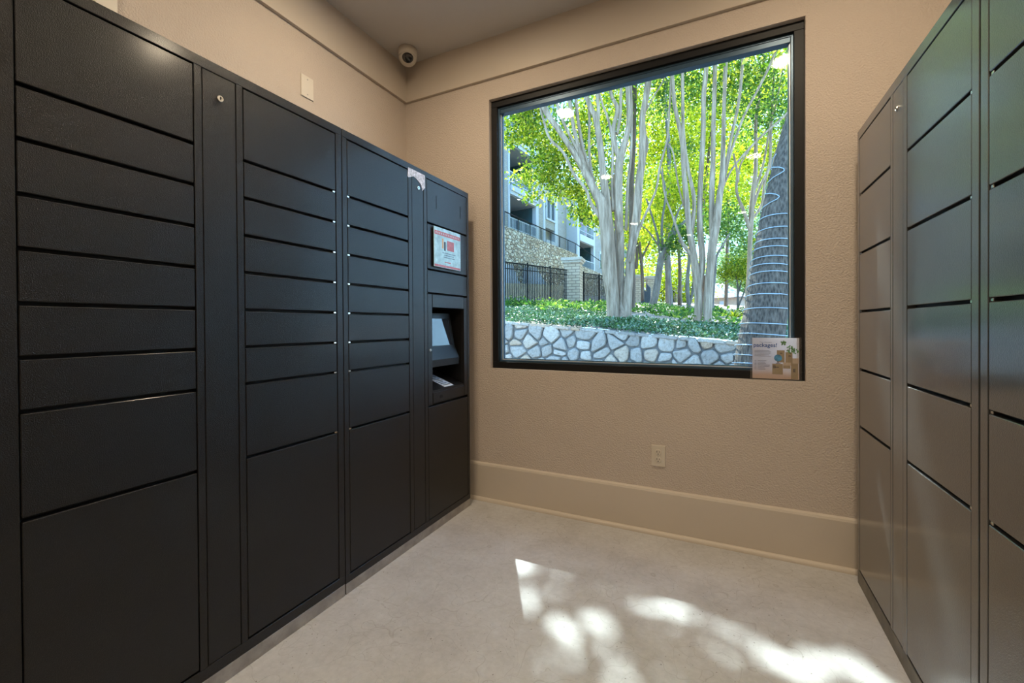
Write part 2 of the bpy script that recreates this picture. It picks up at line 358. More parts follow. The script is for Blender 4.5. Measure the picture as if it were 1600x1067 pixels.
GX0, GX1, GZ0, GZ1 = WX0+.0535, WX1-.0535, WZ0+.0535, WZ1-.0535
bm = NB(); box(bm, GX0, GX1, 2.492, 2.496, GZ0, GZ1); obj('inner_pane', rel(bm, win), M_glass, win)
bm = NB(); box(bm, GX0, GX1, 2.514, 2.518, GZ0, GZ1); obj('outer_pane', rel(bm, win), M_glass, win)
bm = NB(); ring(bm, GX0-.002, GX1+.002, GZ0-.002, GZ1+.002, 0.010, 2.497, 2.513); obj('spacer_bar', rel(bm, win), M_alu, win)
bm = NB(); ring(bm, WX0+.001, WX1-.001, WZ0+.001, WZ1-.001, 0.03, FY1+.001, YB+WT-.002); obj('outer_frame', rel(bm, win), M_framepaint, win)

# ------------------------------------------------------------------ lockers
FACE_L, FACE_R = -1.4181, 0.5311
DEPTH = 0.56
class Unit:
    def __init__(s, face, sgn, y0, y1, name, label, m, pm, plinth):
        s.face, s.sgn, s.m = face, sgn, m; s.y0, s.y1 = y0, y1
        s.root = thing(name, label, 'locker', (face-sgn*DEPTH/2, (y0+y1)/2, 0))
        s.H = 1.95; s.pl = plinth; s.cols = []; s.pm = pm
    def X(s, d): return s.face-s.sgn*d          # d = depth behind the face (negative = proud)
    def bx(s, bm, d0, d1, y0, y1, z0, z1, bev=0.0):
        a, b = sorted((s.X(d0), s.X(d1))); box(bm, a, b, y0, y1, z0, z1, bev)
    def part(s, name, bm, m, parent=None, smooth=False):
        p = parent or s.root
        return obj(name, rel(bm, p) if p is s.root else rel(bm, p), m, p, smooth)
    def frame(s, opens, zt, zb):
        """face frame: stiles between openings, rails above zt and under zb; shell behind"""
        bm = NB(); ys = [s.y0]+[v for o in opens for v in o]+[s.y1]
        for a, b in zip(ys[0::2], ys[1::2]): s.bx(bm, 0, 0.022, a, b, zb, zt, 0.0012)
        s.bx(bm, 0, 0.022, s.y0, s.y1, zt, s.H, 0.0012); s.bx(bm, 0, 0.022, s.y0, s.y1, s.pl, zb, 0.0012)
        s.part('face_frame', bm, s.m)
        bm = NB(); t = 0.018
        s.bx(bm, 0.0225, DEPTH, s.y0, s.y0+t, s.pl, s.H); s.bx(bm, 0.0225, DEPTH, s.y1-t, s.y1, s.pl, s.H)
        s.bx(bm, 0.0225, DEPTH, s.y0+t, s.y1-t, s.H-t, s.H); s.bx(bm, 0.0225, DEPTH, s.y0+t, s.y1-t, s.pl, s.pl+t)
        s.bx(bm, DEPTH-t, DEPTH, s.y0+t, s.y1-t, s.pl+t, s.H-t)
        s.part('body', bm, s.m)
    def column(s, y0, y1, zs, pin=None, g=0.0025, gap=0.010):
        # dark recessed back behind the door gaps
        bm = NB(); s.bx(bm, 0.0225, 0.026, y0+0.001, y1-0.001, zs[-1], zs[0]); s.part('inner_panel', bm, M_dark)
        for k, (a, b) in enumerate(zip(zs, zs[1:])):
            last = k == len(zs)-2
            lo = b+(0.003 if last else gap); hi = a-(0.003 if k == 0 else 0)
            bm = NB(); s.bx(bm, 0.0006, 0.020, y0+g, y1-g, lo, hi, 0.0016); d = s.part('locker_door', bm, s.m)
            if pin and not last:
                py = y1-g-0.012 if pin == 'far' else y0+g
                bm = NB(); s.bx(bm, 0.003, 0.018, py, py+0.012, b+0.0012, b+gap-0.0012, 0.001); s.part('hinge_pin', bm, M_chrome, d)
    def service(s, y0, y1, z0, z1, lockz, locky, g=0.002):
        bm = NB(); s.bx(bm, 0.0225, 0.026, y0+0.001, y1-0.001, z0, z1); s.part('inner_panel', bm, M_dark)
        bm = NB(); s.bx(bm, 0.0006, 0.020, y0+g, y1-g, z0+g, z1-g, 0.0012); d = s.part('service_door', bm, s.m)
        s.lock(locky, lockz, d)
    def lock(s, y, z, d, r=0.010):
        bm = NB(); prof = [(r, -0.003), (r, 0.003), (r*0.85, 0.0045), (r*0.5, 0.0045), (r*0.45, 0.003), (0.001, 0.003)]
        prof = [(a, s.X(0)+s.sgn*h) for a, h in prof]; lathe(bm, prof, (0, y, z), 20, 'x')
        k = s.part('lock', bm, M_chrome, d, False)
        bm = NB(); s.bx(bm, -0.0046, -0.0028, y-0.001, y+0.001, z-0.004, z+0.004); s.part('keyhole', bm, M_dark, d)
    def plinth(s, h, d0=0.0, d1=0.1, ya=None, yb=None):
        bm = NB(); s.bx(bm, d0, DEPTH-0.02, ya or s.y0+0.002, yb or s.y1-0.002, 0, h-0.0005, 0.001); s.part('plinth', bm, s.pm)
ZL = [1.916, 1.672, 1.549, 1.425, 1.302, 1.178, 1.055, 0.933, 0.688, 0.089]
A = Unit(FACE_L, 1, 0.345, 1.3085, 'locker_cabinet', 'tall black locker cabinet with two door columns, nearest camera on the left wall', M_lock, M_plinth, 0.049)
A.frame([(0.385, 0.7515), (0.773, 0.8765), (0.8975, 1.279)], 1.918, 0.086)
A.column(0.385, 0.7515, ZL); A.service(0.773, 0.8765, 0.086, 1.918, 1.845, 0.826); A.column(0.8975, 1.279, ZL, 'far'); A.plinth(0.049)
B = Unit(FACE_L, 1, 1.3115, 2.308, 'locker_cabinet', 'tall black locker cabinet with the built-in touch screen kiosk, near the window wall', M_lock, M_plinth, 0.045)
KO = (1.884, 2.286)
B.frame([(1.337, 1.733), (1.761, 1.857), KO], 1.918, 0.078)
B.column(1.337, 1.733, [z-0.001 for z in ZL[:-1]]+[0.080], 'near'); B.service(1.761, 1.857, 0.078, 1.918, 1.844, 1.812); B.plinth(0.045)
# kiosk column: three panels, the screen recess, the lower door
def kiosk(u):
    y0, y1 = KO; g = 0.0025
    for za_, zb__ in ((0.078, 0.70), (1.25, 1.918)):
        bm = NB(); u.bx(bm, 0.0225, 0.026, y0, y1, za_, zb__); u.part('inner_panel', bm, M_dark)
    bm = NB(); u.bx(bm, 0.0006, 0.02, y0+g, y1-g, 1.686, 1.915, 0.0016); p = u.part('speaker_panel', bm, u.m)
    for yy in (1.972, 2.215):
        bm = NB(); u.bx(bm, -0.0004, 0.003, yy-0.0035, yy+0.0035, 1.775, 1.845); u.part('slot', bm, M_dark, p)
    bm = NB(); u.bx(bm, 0.0006, 0.02, y0+g, y1-g, 1.436, 1.676, 0.0016); p = u.part('notice_panel', bm, u.m)
    # laminated notice standing off the panel
    bm = NB(); u.bx(bm, -0.012, -0.009, 1.93, 2.195, 1.452, 1.672, 0.0008)
    n = u.part('notice_plate', bm, mat('laminated_notice', (0.36, 0.52, 0.52), 0.18, var=0.3, vscale=22, spec=0.6), p); n['label'] = 'pale laminated notice with red bands top and bottom'
    red = mat('notice_red', (0.48, 0.06, 0.05), 0.3, var=0.25, vscale=60)
    bm = NB(); u.bx(bm, -0.0124, -0.0119, 1.935, 2.19, 1.630, 1.652); u.bx(bm, -0.0124, -0.0119, 1.935, 2.19, 1.455, 1.467)
    u.bx(bm, -0.0124, -0.0119, 2.03, 2.09, 1.483, 1.488)
    u.bx(bm, -0.0124, -0.0119, 2.055, 2.125, 1.555, 1.61, 0.0); u.part('red_print', bm, red, n)
    bm = NB(); u.bx(bm, -0.0124, -0.0119, 2.005, 2.02, 1.56, 1.615); u.part('orange_print', bm, mat('notice_orange', (0.62, 0.28, 0.06), 0.3), n)
    bm = NB(); u.bx(bm, -0.0128, -0.0119, 2.025, 2.04, 1.55, 1.60); u.part('printed_figure', bm, M_slate, n)
    bm = NB()
    for k, (ya, yb) in enumerate([(2.01, 2.14), (2.025, 2.12), (2.02, 2.13)]): u.bx(bm, -0.0124, -0.0119, ya, yb, 1.535-k*0.012, 1.538-k*0.012)
    u.part('printed_text', bm, mat('notice_ink', (0.03, 0.04, 0.07), 0.4), n)
    bm = NB()
    for k in range(14): u.bx(bm, -0.0126, -0.0119, 1.945+k*0.017, 1.955+k*0.017, 1.636, 1.646)
    u.part('banner_text', bm, mat('banner_ink', (0.5, 0.35, 0.33), 0.4), n)
    bm = NB(); u.bx(bm, 0.0006, 0.02, y0+g, y1-g, 1.308, 1.427, 0.0016); u.part('blank_panel', bm, u.m)
    # recess surround
    ra, rb, rz0, rz1 = 1.930, 2.248, 0.758, 1.228
    bm = NB()
    u.bx(bm, 0.0006, 0.02, y0+g, ra-0.004, 0.694, 1.298, 0.0012)
    u.bx(bm, 0.0006, 0.02, ra, rb, rz1, 1.298, 0.0012); u.bx(bm, 0.0006, 0.02, ra, rb, 0.700, rz0, 0.0012)
    u.bx(bm, 0.0006, 0.02, rb+0.001, y1-g, 0.70, 1.298, 0.0012)
    s_ = u.part('screen_surround', bm, u.m)
    u.lock(1.905, 0.995, s_, 0.008)
    bm = NB(); u.bx(bm, -0.0008, 0.002, 1.995, 2.018, 0.720, 0.738); u.part('sensor', bm, M_dark, s_)
    bm = NB(); t = 0.004; D = 0.30
    u.bx(bm, 0.02, D, ra-t, ra, rz0, rz1); u.bx(bm, 0.02, D, rb, rb+t, rz0, rz1)
    u.bx(bm, 0.02, D, ra, rb, rz1, rz1+t); u.bx(bm, D-t, D, ra, rb, rz0, rz1)
    u.part('recess_lining', bm, M_lock)
    # tilted screen housing
    def wedge(bm, prof, ya, yb): prism(bm, [(u.X(d), z) for d, z in prof], 'y', ya, yb)
    bm = NB(); wedge(bm, [(0.25, 1.20), (0.090, 1.20), (0.085, 1.175), (0.055, 1.005), (0.023, 0.935), (0.027, 0.895), (0.25, 0.90)], ra+0.006, rb-0.022)
    sc = u.part('screen_housing', bm, M_lock)
    bm = NB()
    # touch glass lies on the slanted face from (0.20,1.195) to (0.035,0.935)
    a0, a1, b1, b0 = (0.0815, 1.168), (0.0535, 1.012), (0.060, 1.012), (0.088, 1.168)
    wedge(bm, [a0, a1, b1, b0], ra+0.018, rb-0.055)
    u.part('screen', bm, mat('touch_screen_glass', (0.02, 0.025, 0.03), 0.04, spec=1.0), sc)
    # sloped lower shelf with a card reader and a printed slip
    bm = NB(); wedge(bm, [(0.004, rz0+0.001), (0.004, rz0+0.012), (0.20, rz0+0.085), (0.295, rz0+0.085), (0.295, rz0+0.001)], ra+0.001, rb-0.001)
    sh = u.part('sloped_shelf', bm, M_lock)
    def slab(bm, ya, yb, d0, d1, h):
        z = lambda d: rz0+0.012+(d-0.004)*0.073/0.196
        wedge(bm, [(d0, z(d0)), (d1, z(d1)), (d1, z(d1)+h), (d0, z(d0)+h)], ya, yb)
    bm = NB(); slab(bm, 1.965, 1.995, 0.06, 0.085, 0.003); u.part('card_reader', bm, M_chrome, sh)
    bm = NB(); slab(bm, 2.06, 2.15, 0.015, 0.16, 0.0015); q = u.part('printed_label', bm, mat('paper_label', (0.62, 0.66, 0.70), 0.4, var=0.1), sh)
    bm = NB()
    for k in range(7): slab(bm, 2.07, 2.14-(k % 3)*0.012, 0.03+k*0.017, 0.036+k*0.017, 0.0022)
    u.part('print_lines', bm, M_slate, sh)
    bm = NB(); u.bx(bm, 0.0006, 0.02, y0+g, y1-g, 0.080, 0.686, 0.0016); u.part('kiosk_door', bm, u.m)
    # torn taped paper over the service door top
    bm = NB()
    pts = [(1.733, 1.926), (1.868, 1.926), (1.868, 1.860), (1.846, 1.838), (1.835, 1.868), (1.800, 1.886), (1.775, 1.893), (1.735, 1.876), (1.728, 1.88)]
    prism(bm, pts, 'x', u.X(-0.0003), u.X(-0.0016))
    st = u.part('torn_sticker', bm, mat('torn_white_paper', (0.62, 0.60, 0.66), 0.5, var=0.45, vscale=70))
    st['label'] = 'torn white paper sticker'
kiosk(B)
ZR = [1.9115, 1.6675, 1.419, 1.1715, 0.924, 0.679, 0.064]
D1 = Unit(FACE_R, -1, 1.3585, 2.336, 'locker_cabinet', 'tall dark locker cabinet by the window wall on the right, sunlit streaks on it', M_lockR, M_plinthR, 0.058)
D1.frame([(1.390, 1.786), (1.8165, 1.911), (1.932, 2.309)], 1.914, 0.0605)
D1.column(1.932, 2.309, ZR, 'far'); D1.service(1.8165, 1.911, 0.0605, 1.914, 1.843, 1.867); D1.column(1.390, 1.786, ZR, 'near'); D1.plinth(0.058)
D2 = Unit(FACE_R, -1, 0.372, 1.3515, 'locker_cabinet', 'tall dark locker cabinet cut off by the right photo edge', M_lockR, M_plinthR, 0.058)
D2.frame([(0.403, 0.78), (0.80, 0.90), (0.925, 1.3205)], 1.914, 0.0605)
D2.column(0.925, 1.3205, ZR, 'far'); D2.service(0.80, 0.90, 0.0605, 1.914, 1.843, 0.85); D2.column(0.403, 0.78, ZR, 'far'); D2.plinth(0.058)

# ------------------------------------------------------------------ small fittings
t = thing('blank_wall_plate', 'blank cream wall plate with two screws above the left lockers', 'wall plate', (XL, 1.613, 2.41))
bm = NB(); box(bm, XL, XL+0.006, 1.575, 1.652, 2.352, 2.468, 0.002); obj('plate', rel(bm, t), M_white, t)
for z in (2.37, 2.45):
    bm = NB(); cyl(bm, (XL+0.004, 1.6135, z), (XL+0.0075, 1.6135, z), 0.0035, n=12); obj('screw', rel(bm, t), M_plinth, t)
t = thing('power_outlet', 'ivory double power outlet on the wall under the window', 'outlet', (-0.307, YB, 0.42))
bm = NB(); box(bm, -0.343, -0.271, YB-0.006, YB, 0.363, 0.477, 0.002); obj('cover_plate', rel(bm, t), M_ivory, t)
for z in (0.4395, 0.4005):
    bm = NB(); lathe(bm, [(0.0165, YB-0.0055), (0.0165, YB-0.008), (0.015, YB-0.009)], (-0.307, 0, z), 24, 'y'); s_ = obj('socket', rel(bm, t), M_ivory, t)
    bm = NB()
    box(bm, -0.3145, -0.312, YB-0.0095, YB-0.0085, z-0.001, z+0.008); box(bm, -0.302, -0.2995, YB-0.0095, YB-0.0085, z, z+0.007)
    cyl(bm, (-0.307, YB-0.0095, z-0.008), (-0.307, YB-0.0085, z-0.008), 0.0028, n=10); obj('contact_hole', rel(bm, s_), M_dark, s_)
bm = NB(); cyl(bm, (-0.307, YB-0.0075, 0.42), (-0.307, YB-0.005, 0.42), 0.003, n=12); obj('screw', rel(bm, t), M_plinth, t)
# dome camera
DC = Vector((-1.853, 2.27, ZC))
t = thing('security_camera', 'small white dome security camera with black lens in the ceiling corner', 'security camera', DC)
bm = NB(); lathe(bm, [(0.060, 0.0), (0.061, -0.03), (0.058, -0.050)], DC, 40); obj('mount_base', rel(bm, t), M_white, t, True)
bm = NB()
lathe(bm, [(0.058, -0.050)]+[(0.058*math.cos(a), -0.050-0.055*math.sin(a)) for a in [k*math.pi/2/9 for k in range(1, 9)]]+[(0.002, -0.105)], DC, 40)
obj('dome_shell', rel(bm, t), M_white, t, True)
to = (CAM-(DC+Vector((0, 0, -0.06)))).normalized(); c0 = DC+Vector((0, 0, -0.052))
# black lens window: patch of a slightly larger sphere facing the room
ax = to.cross(Vector((0, 0, 1))).normalized(); up = ax.cross(to)
bm = NB(); rows = []
for i in range(9):
    row = []
    th = R(33)*i/8
    for k in range(28):
        a = 2*math.pi*k/28
        d = to*math.cos(th)+(ax*math.cos(a)*1.15+up*math.sin(a)*(0.85 if math.sin(a) > 0 else 1.0))*math.sin(th)
        d.normalize(); p = c0+Vector((d.x*0.0595, d.y*0.0595, d.z*0.0565)); row.append(bm.verts.new(p))
        if i == 0: break
    rows.append(row)
for k in range(28): bm.faces.new((rows[0][0], rows[1][k], rows[1][(k+1) % 28]))
for A_, B_ in zip(rows[1:], rows[2:]):
    for k in range(28): bm.faces.new((A_[k], B_[k], B_[(k+1) % 28], A_[(k+1) % 28]))
r0 = rows[-1]; ctr = bm.verts.new(c0+to*0.03)
for k in range(28): bm.faces.new((r0[k], ctr, r0[(k+1) % 28]))
obj('lens_window', rel(bm, t), mat('lens_black', (0.008, 0.008, 0.008), 0.06, spec=0.9), t, False)

# ceiling lamps: round flush discs; last two unseen, added to brighten the room
for k, (x, y, lb) in enumerate([(-1.19, 1.50, 'left lamp of the pair nearest the window, mirrored in it'), (0.39, 1.52, 'right lamp of the pair nearest the window, mirrored in it'),
                     (-1.25, -0.24, 'left lamp of the middle pair, mirrored in the window'), (0.32, -0.30, 'right lamp of the middle pair, mirrored in the window'),
                     (-1.40, -2.9, 'left lamp of the far pair, mirrored in the window'), (0.30, -2.9, 'right lamp of the far pair, unseen and added for brightness'), (-0.6, -4.4, 'single lamp at the far end, unseen and added for brightness')]):
    t = thing('ceiling_lamp', 'round warm ceiling lamp, '+lb, 'ceiling lamp', (x, y, ZC), group='round ceiling lamps')
    bm = NB(); lathe(bm, [(0.095, 0.0), (0.095, -0.008), (0.088, -0.014), (0.078, -0.014)], (x, y, ZC), 36); obj('trim_ring', rel(bm, t), M_white, t, True)
    bm = NB(); lathe(bm, [(0.076, -0.0145), (0.074, -0.018), (0.001, -0.019)], (x, y, ZC), 36); obj('diffuser', rel(bm, t), M_bulb, t, True)
    ld = bpy.data.lights.new('lamp_light', 'AREA'); ld.shape = 'DISK'; ld.size = 0.14; ld.energy = LAMP_W; ld.color = (1.0, 0.82, 0.58)
    lo = bpy.data.objects.new('lamp_light', ld); C.objects.link(lo); lo.parent = t; lo.location = (0, 0, -0.022)

# printed notice in a clear sleeve, standing on the sill against the frame
def text(body, size, x, y, z, m, parent, name, bold=0.0, rx=90):
    cu = bpy.data.curves.new(name, 'FONT'); cu.body = body; cu.size = size; cu.offset = bold; cu.extrude = 0.0002
    tmp = bpy.data.objects.new(name, cu); C.objects.link(tmp)
    dg = bpy.context.evaluated_depsgraph_get(); me = bpy.data.meshes.new_from_object(tmp.evaluated_get(dg))
    bpy.data.objects.remove(tmp); me.materials.clear(); me.materials.append(m)
    o = bpy.data.objects.new(name, me); C.objects.link(o); o.rotation_euler = (R(rx), 0, 0); o.parent = parent; o.location = Vector((x, y, z))-parent.location
    return o
NY = YB+0.016
t = thing('printed_notice', 'printed packages notice with moving boxes and globe in clear sleeve on window sill', 'notice', (0.235, NY, WZ0))
nx0, nx1, nz0, nz1 = 0.128, 0.342, WZ0+0.0005, 1.060
def npart(name, m, *rects, y=0.0, parent=None):
    bm = NB()
    for (a, b, c, d) in rects: box(bm, nx0+a*(nx1-nx0), nx0+b*(nx1-nx0), NY-y-0.0006, NY-y, nz0+c*(nz1-nz0), nz0+d*(nz1-nz0))
    p = parent or t
    return obj(name, rel(bm, p), m, p)
bm = NB(); box(bm, nx0, nx1, NY-0.004, NY-0.003, nz0, nz1); box(bm, nx0, nx1, NY+0.0012, NY+0.002, nz0, nz1); obj('clear_sleeve', rel(bm, t), M_sleeve, t)
def paper_mat():
    m, tt, b = nt('notice_paper'); g = tt.nodes.new('ShaderNodeNewGeometry'); s = tt.nodes.new('ShaderNodeSeparateXYZ'); L(tt, g.outputs['Position'], s.inputs[0])
    mr = tt.nodes.new('ShaderNodeMapRange'); mr.inputs[1].default_value = nz0; mr.inputs[2].default_value = nz1; L(tt, s.outputs['Z'], mr.inputs[0])
    L(tt, ramp(tt, mr.outputs[0], [(0.14, (0.78, 0.56, 0.45)), (0.22, (0.84, 0.72, 0.72)), (0.42, (0.78, 0.76, 0.84)), (1, (0.82, 0.80, 0.86))]), b.inputs['Base Color'])
    b.inputs['Roughness'].default_value = 0.5
    tr = tt.nodes.new('ShaderNodeBsdfTranslucent'); tr.inputs[0].default_value = (0.7, 0.7, 0.75, 1); mx = tt.nodes.new('ShaderNodeMixShader'); mx.inputs[0].default_value = 0.35
    L(tt, b.outputs[0], mx.inputs[1]); L(tt, tr.outputs[0], mx.inputs[2]); L(tt, mx.outputs[0], tt.nodes['Material Output'].inputs[0]); return m
pp = npart('paper_sheet', paper_mat(), (0.045, 0.955, 0.03, 0.985))
M_card = mat('printed_cardboard', (0.36, 0.27, 0.17), 0.5, var=0.08); M_card2 = mat('printed_cardboard_light', (0.55, 0.42, 0.32), 0.5, var=0.05)
M_ink = mat('ink_dark', (0.05, 0.04, 0.06), 0.5); M_blue = mat('ink_blue', (0.01, 0.08, 0.32), 0.5); M_sky = mat('globe_blue', (0.05, 0.27, 0.5), 0.5, var=0.4, vscale=60); M_fgreen = mat('printed_green', (0.08, 0.26, 0.05), 0.5, var=0.6, vscale=90)
npart('printed_boxes', M_card, (0.44, 0.645, 0.14, 0.385), (0.53, 0.68, 0.42, 0.70), (0.695, 0.83, 0.39, 0.66), (0.80, 0.935, 0.04, 0.40), (0.65, 0.79, 0.28, 0.36), y=0.0007)
npart('printed_lids', M_card2, (0.65, 0.80, 0.35, 0.42), (0.83, 0.945, 0.40, 0.52), y=0.0009)
for rc_ in ((0.50, 0.57, 0.30, 0.315), (0.59, 0.635, 0.625, 0.64), (0.75, 0.80, 0.565, 0.58), (0.46, 0.475, 0.28, 0.35), (0.485, 0.50, 0.28, 0.35), (0.84, 0.855, 0.20, 0.28), (0.865, 0.88, 0.20, 0.28)): npart('box_print', M_ink, rc_, y=0.0014)
bm = NB(); cx_, cz_ = nx0+0.552*(nx1-nx0), nz0+0.52*(nz1-nz0)
cyl(bm, (cx_, NY-0.0008, cz_), (cx_, NY-0.0016, cz_), 0.0165, n=28); obj('printed_globe', rel(bm, t), M_sky, t)
npart('globe_stand', M_ink, (0.51, 0.60, 0.395, 0.405), (0.545, 0.56, 0.405, 0.44), y=0.0016)
bm = NB()
for k in range(60):
    cxx, czz, rr = (0.80, 0.72, 0.085) if k < 34 else ((0.655, 0.865, 0.05) if k < 50 else (0.885, 0.68, 0.05))
    a = random.uniform(0, 6.28); q = random.random()**.5*rr
    x = nx0+(cxx+q*math.cos(a))*(nx1-nx0); z = nz0+(czz+q*math.sin(a))*(nz1-nz0)
    prism(bm, [(x-.003, z), (x, z+.007*random.uniform(.5, 1)), (x+.003, z+.001), (x, z-.004)], 'y', NY-0.0010-k*4e-6, NY-0.0013-k*4e-6)
obj('printed_plants', rel(bm, t), M_fgreen, t)
lines = []
for k, w in enumerate([0.30, 0.33, 0.32, 0.29, 0.33]): lines.append((0.085, 0.085+w, 0.685-k*0.032, 0.691-k*0.032))
for k, w in enumerate([0.24, 0.21, 0.23, 0.31, 0.30, 0.21, 0.22]): lines += [(0.085, 0.13, 0.445-k*0.033, 0.452-k*0.033), (0.15, 0.085+w, 0.445-k*0.033, 0.452-k*0.033)]
npart('small_print', M_ink, *lines, y=0.0008)
text('packages!', 0.0265, nx0+0.014, NY-0.0009, nz0+0.775*(nz1-nz0), M_blue, t, 'heading_text', 0.0004)
text('The Accent', 0.011, nx0+0.040, NY-0.0009, nz0+0.865*(nz1-nz0), mat('ink_grey', (0.35, 0.36, 0.42), 0.5), t, 'subheading_text')

# ------------------------------------------------------------------ outside: ground
def gz(x, y):
    z = 0.86-0.085*max(-4.2, min(3, x))+0.10*min(max(y-7.1, 0), 3)+0.055*min(max(y-10.1, 0), 25)
    z += 0.32*min(max(-(x+6.3), 0), 2.2)*min(max((y-9)/3, 0), 1)
    return z
bm = NB(); N1, N2 = 60, 80; g = []
for i in range(N1+1):
    for j in range(N2+1):
        x = -16+44*(i/N1); y = 7.35+75*(j/N2)**1.8
        g.append(bm.verts.new((x, y, gz(x, y)+0.05*noise.noise(Vector((x*.8, y*.8, 0))))))
for i in range(N1):
    for j in range(N2):
        a = i*(N2+1)+j; bm.faces.new((g[a], g[a+N2+1], g[a+N2+2], g[a+1]))
tag(obj('garden_slope', bm, M_dirt), 'sloping garden soil with fallen leaves behind the low stone wall', 'ground', kind='structure')
bm = NB(); box(bm, -16, 28, 2.7, 7.0, -0.15, -0.03); o = obj('outdoor_ground', bm, M_dirt); tag(o, 'bare ground strip between window and low stone wall', 'ground', kind='structure')

# low stone wall of irregular limestone in mortar
def wtop(x): return 0.845-0.09*(x-0.3) if x < 0.3 else 0.845-0.03*(x-0.3)
t = thing('low_stone_wall', 'low garden wall of irregular white limestone set in grey mortar', 'stone wall', (-1.5, 7.2, 0))
WXa, WXb, WY = -7.0, 3.6, 7.1
bm = NB(); n = 40
tp = [(WXa+(WXb-WXa)*k/n, wtop(WXa+(WXb-WXa)*k/n)-0.02) for k in range(n+1)]
prism(bm, [(WXa, -0.1)]+tp+[(WXb, -0.1)], 'y', WY, WY+0.30); obj('mortar', rel(bm, t), M_mortar, t)
def clip(poly, n, c):
    out = []
    for i in range(len(poly)):
        a, b = poly[i], poly[(i+1) % len(poly)]; da, db = a[0]*n[0]+a[1]*n[1]-c, b[0]*n[0]+b[1]*n[1]-c
        if da <= 0: out.append(a)
        if (da < 0) != (db < 0): k = da/(da-db); out.append((a[0]+(b[0]-a[0])*k, a[1]+(b[1]-a[1])*k))
    return out
rs = random.Random(11); seeds = []
xk, zk = 0.25, 0.165; nzr = int(1.5/zk)+2
for i in range(int((WXb-WXa)/xk)+1):
    for j in range(nzr):
        x = WXa+(i+0.5*(j % 2))*xk+rs.uniform(-.11, .11); h = wtop(x); z = -0.1+(j+0.5)*zk+rs.uniform(-.06, .06)
        if z < h-0.05: seeds.append((x, z, rs.uniform(0.0, 0.05)**1.0))
bm = NB()
for (x, z, w) in seeds:
    poly = [(x-.4, z-.3), (x+.4, z-.3), (x+.4, z+.3), (x-.4, z+.3)]
    for (a, b, w2) in seeds:
        if (a, b) == (x, z) or abs(a-x) > .75 or abs(b-z) > .6: continue
        nx_, nz_ = a-x, b-z; d = math.hypot(nx_, nz_); nx_ /= d; nz_ /= d
        gp = 0.012+0.004*noise.noise(Vector((x*5, z*5, 0))); poly = clip(poly, (nx_, nz_), nx_*x+nz_*z+d/2-gp+(w-w2)*0.8)
        if len(poly) < 3: break
    if len(poly) < 3: continue
    s0 = (wtop(x+.1)-wtop(x-.1))/.2; nn = math.hypot(s0, 1); poly = clip(poly, (-s0/nn, 1/nn), (-s0*x+wtop(x))/nn-0.0)
    poly = clip(poly, (0, -1), 0.1); 
    if len(poly) < 3: continue
    for it in range(2):      # round the corners
        q = []
        for i in range(len(poly)):
            a, b = poly[i], poly[(i+1) % len(poly)]; f = 0.15 if it == 0 else 0.25
            q += [(a[0]*(1-f)+b[0]*f, a[1]*(1-f)+b[1]*f), (a[0]*f+b[0]*(1-f), a[1]*f+b[1]*(1-f))]
        poly = q
    cx0 = sum(p[0] for p in poly)/len(poly); cz0 = sum(p[1] for p in poly)/len(poly)
    proud = rs.uniform(0.03, 0.07); tx, tz = rs.uniform(-.08, .08), rs.uniform(-.08, .08)
    rings = []
    for sc, dp in ((1.0, -0.01), (0.97, -proud*0.55), (0.86, -proud*0.9), (0.5, -proud)):
        ring_ = []
        for (a, b) in poly:
            jg = 1+0.09*noise.noise(Vector((a*14, b*14, cx0*3))); xx = cx0+(a-cx0)*sc*jg; zz = cz0+(b-cz0)*sc*jg; k = 0.012*noise.noise(Vector((xx*9, zz*9, 3)))
            ring_.append(bm.verts.new((xx, WY+dp+k+(tx*(xx-cx0)+tz*(zz-cz0))*(dp < -.02), zz)))
        rings.append(ring_)
    n = len(poly)
    for A_, B_ in zip(rings, rings[1:]):
        for i in range(n): bm.faces.new((A_[i], A_[(i+1) % n], B_[(i+1) % n], B_[i]))
    cv = bm.verts.new((cx0, WY-proud*1.03, cz0))
    for i in range(n): bm.faces.new((rings[-1][i], rings[-1][(i+1) % n], cv))
    bm.faces.new(rings[0][::-1])
o = obj('limestone_facing', rel(bm, t), M_stone, t)
# flat cap course
bm = NB(); x = WXa
while x < WXb-0.1:
    w = rs.uniform(.18, .42); x1 = min(x+w, WXb)
    vs = [(x+.012, wtop(x)-.045), (x1-.012, wtop(x1)-.045), (x1-.015, wtop(x1)+.008), (x+.015, wtop(x)+.008)]
    prism(bm, vs, 'y', WY-0.055, WY+0.30); x = x1
bmesh.ops.bevel(bm, geom=bm.edges[:], offset=0.012, segments=2, affect='EDGES')
obj('cap_stones', rel(bm, t), M_stone, t)

# ------------------------------------------------------------------ leaves
PATCH = [(-0.86, 1.83, 0, .06), (-0.637, 1.84, 0, .02), (-0.723, 1.612, 0, .035), (-0.423, 1.626, 0, .05), (-0.514, 1.513, 0, .05), (-0.258, 1.762, 0, .035), (-0.18, 1.80, 0, .045),
         (-0.098, 1.79, 0, .045), (-0.03, 1.78, 0, .03), (-0.048, 1.66, 0, .05), (0.045, 1.757, 0, .02), (0.15, 1.682, 0, .05), (0.228, 1.64, 0, .06), (0.30, 1.74, 0, .04), (0.38, 1.74, 0, .05), (0.44, 1.68, 0, .05), (-0.282, 1.36, 0, .03), (0.10, 1.40, 0, .03), (-0.45, 1.15, 0, .04),
         (.531, 2.06, .42, .13), (.531, 2.03, .95, .13), (.531, 1.99, 1.30, .13), (.531, 1.68, .72, .13), (.531, 1.60, .52, .13), (.531, 1.52, .62, .035), (.531, 1.85, 1.5, .03), (.531, 1.88, .85, .03), (.531, 1.75, 1.0, .03), (.531, 1.45, .12, .06), (.531, 1.55, .05, .06)]
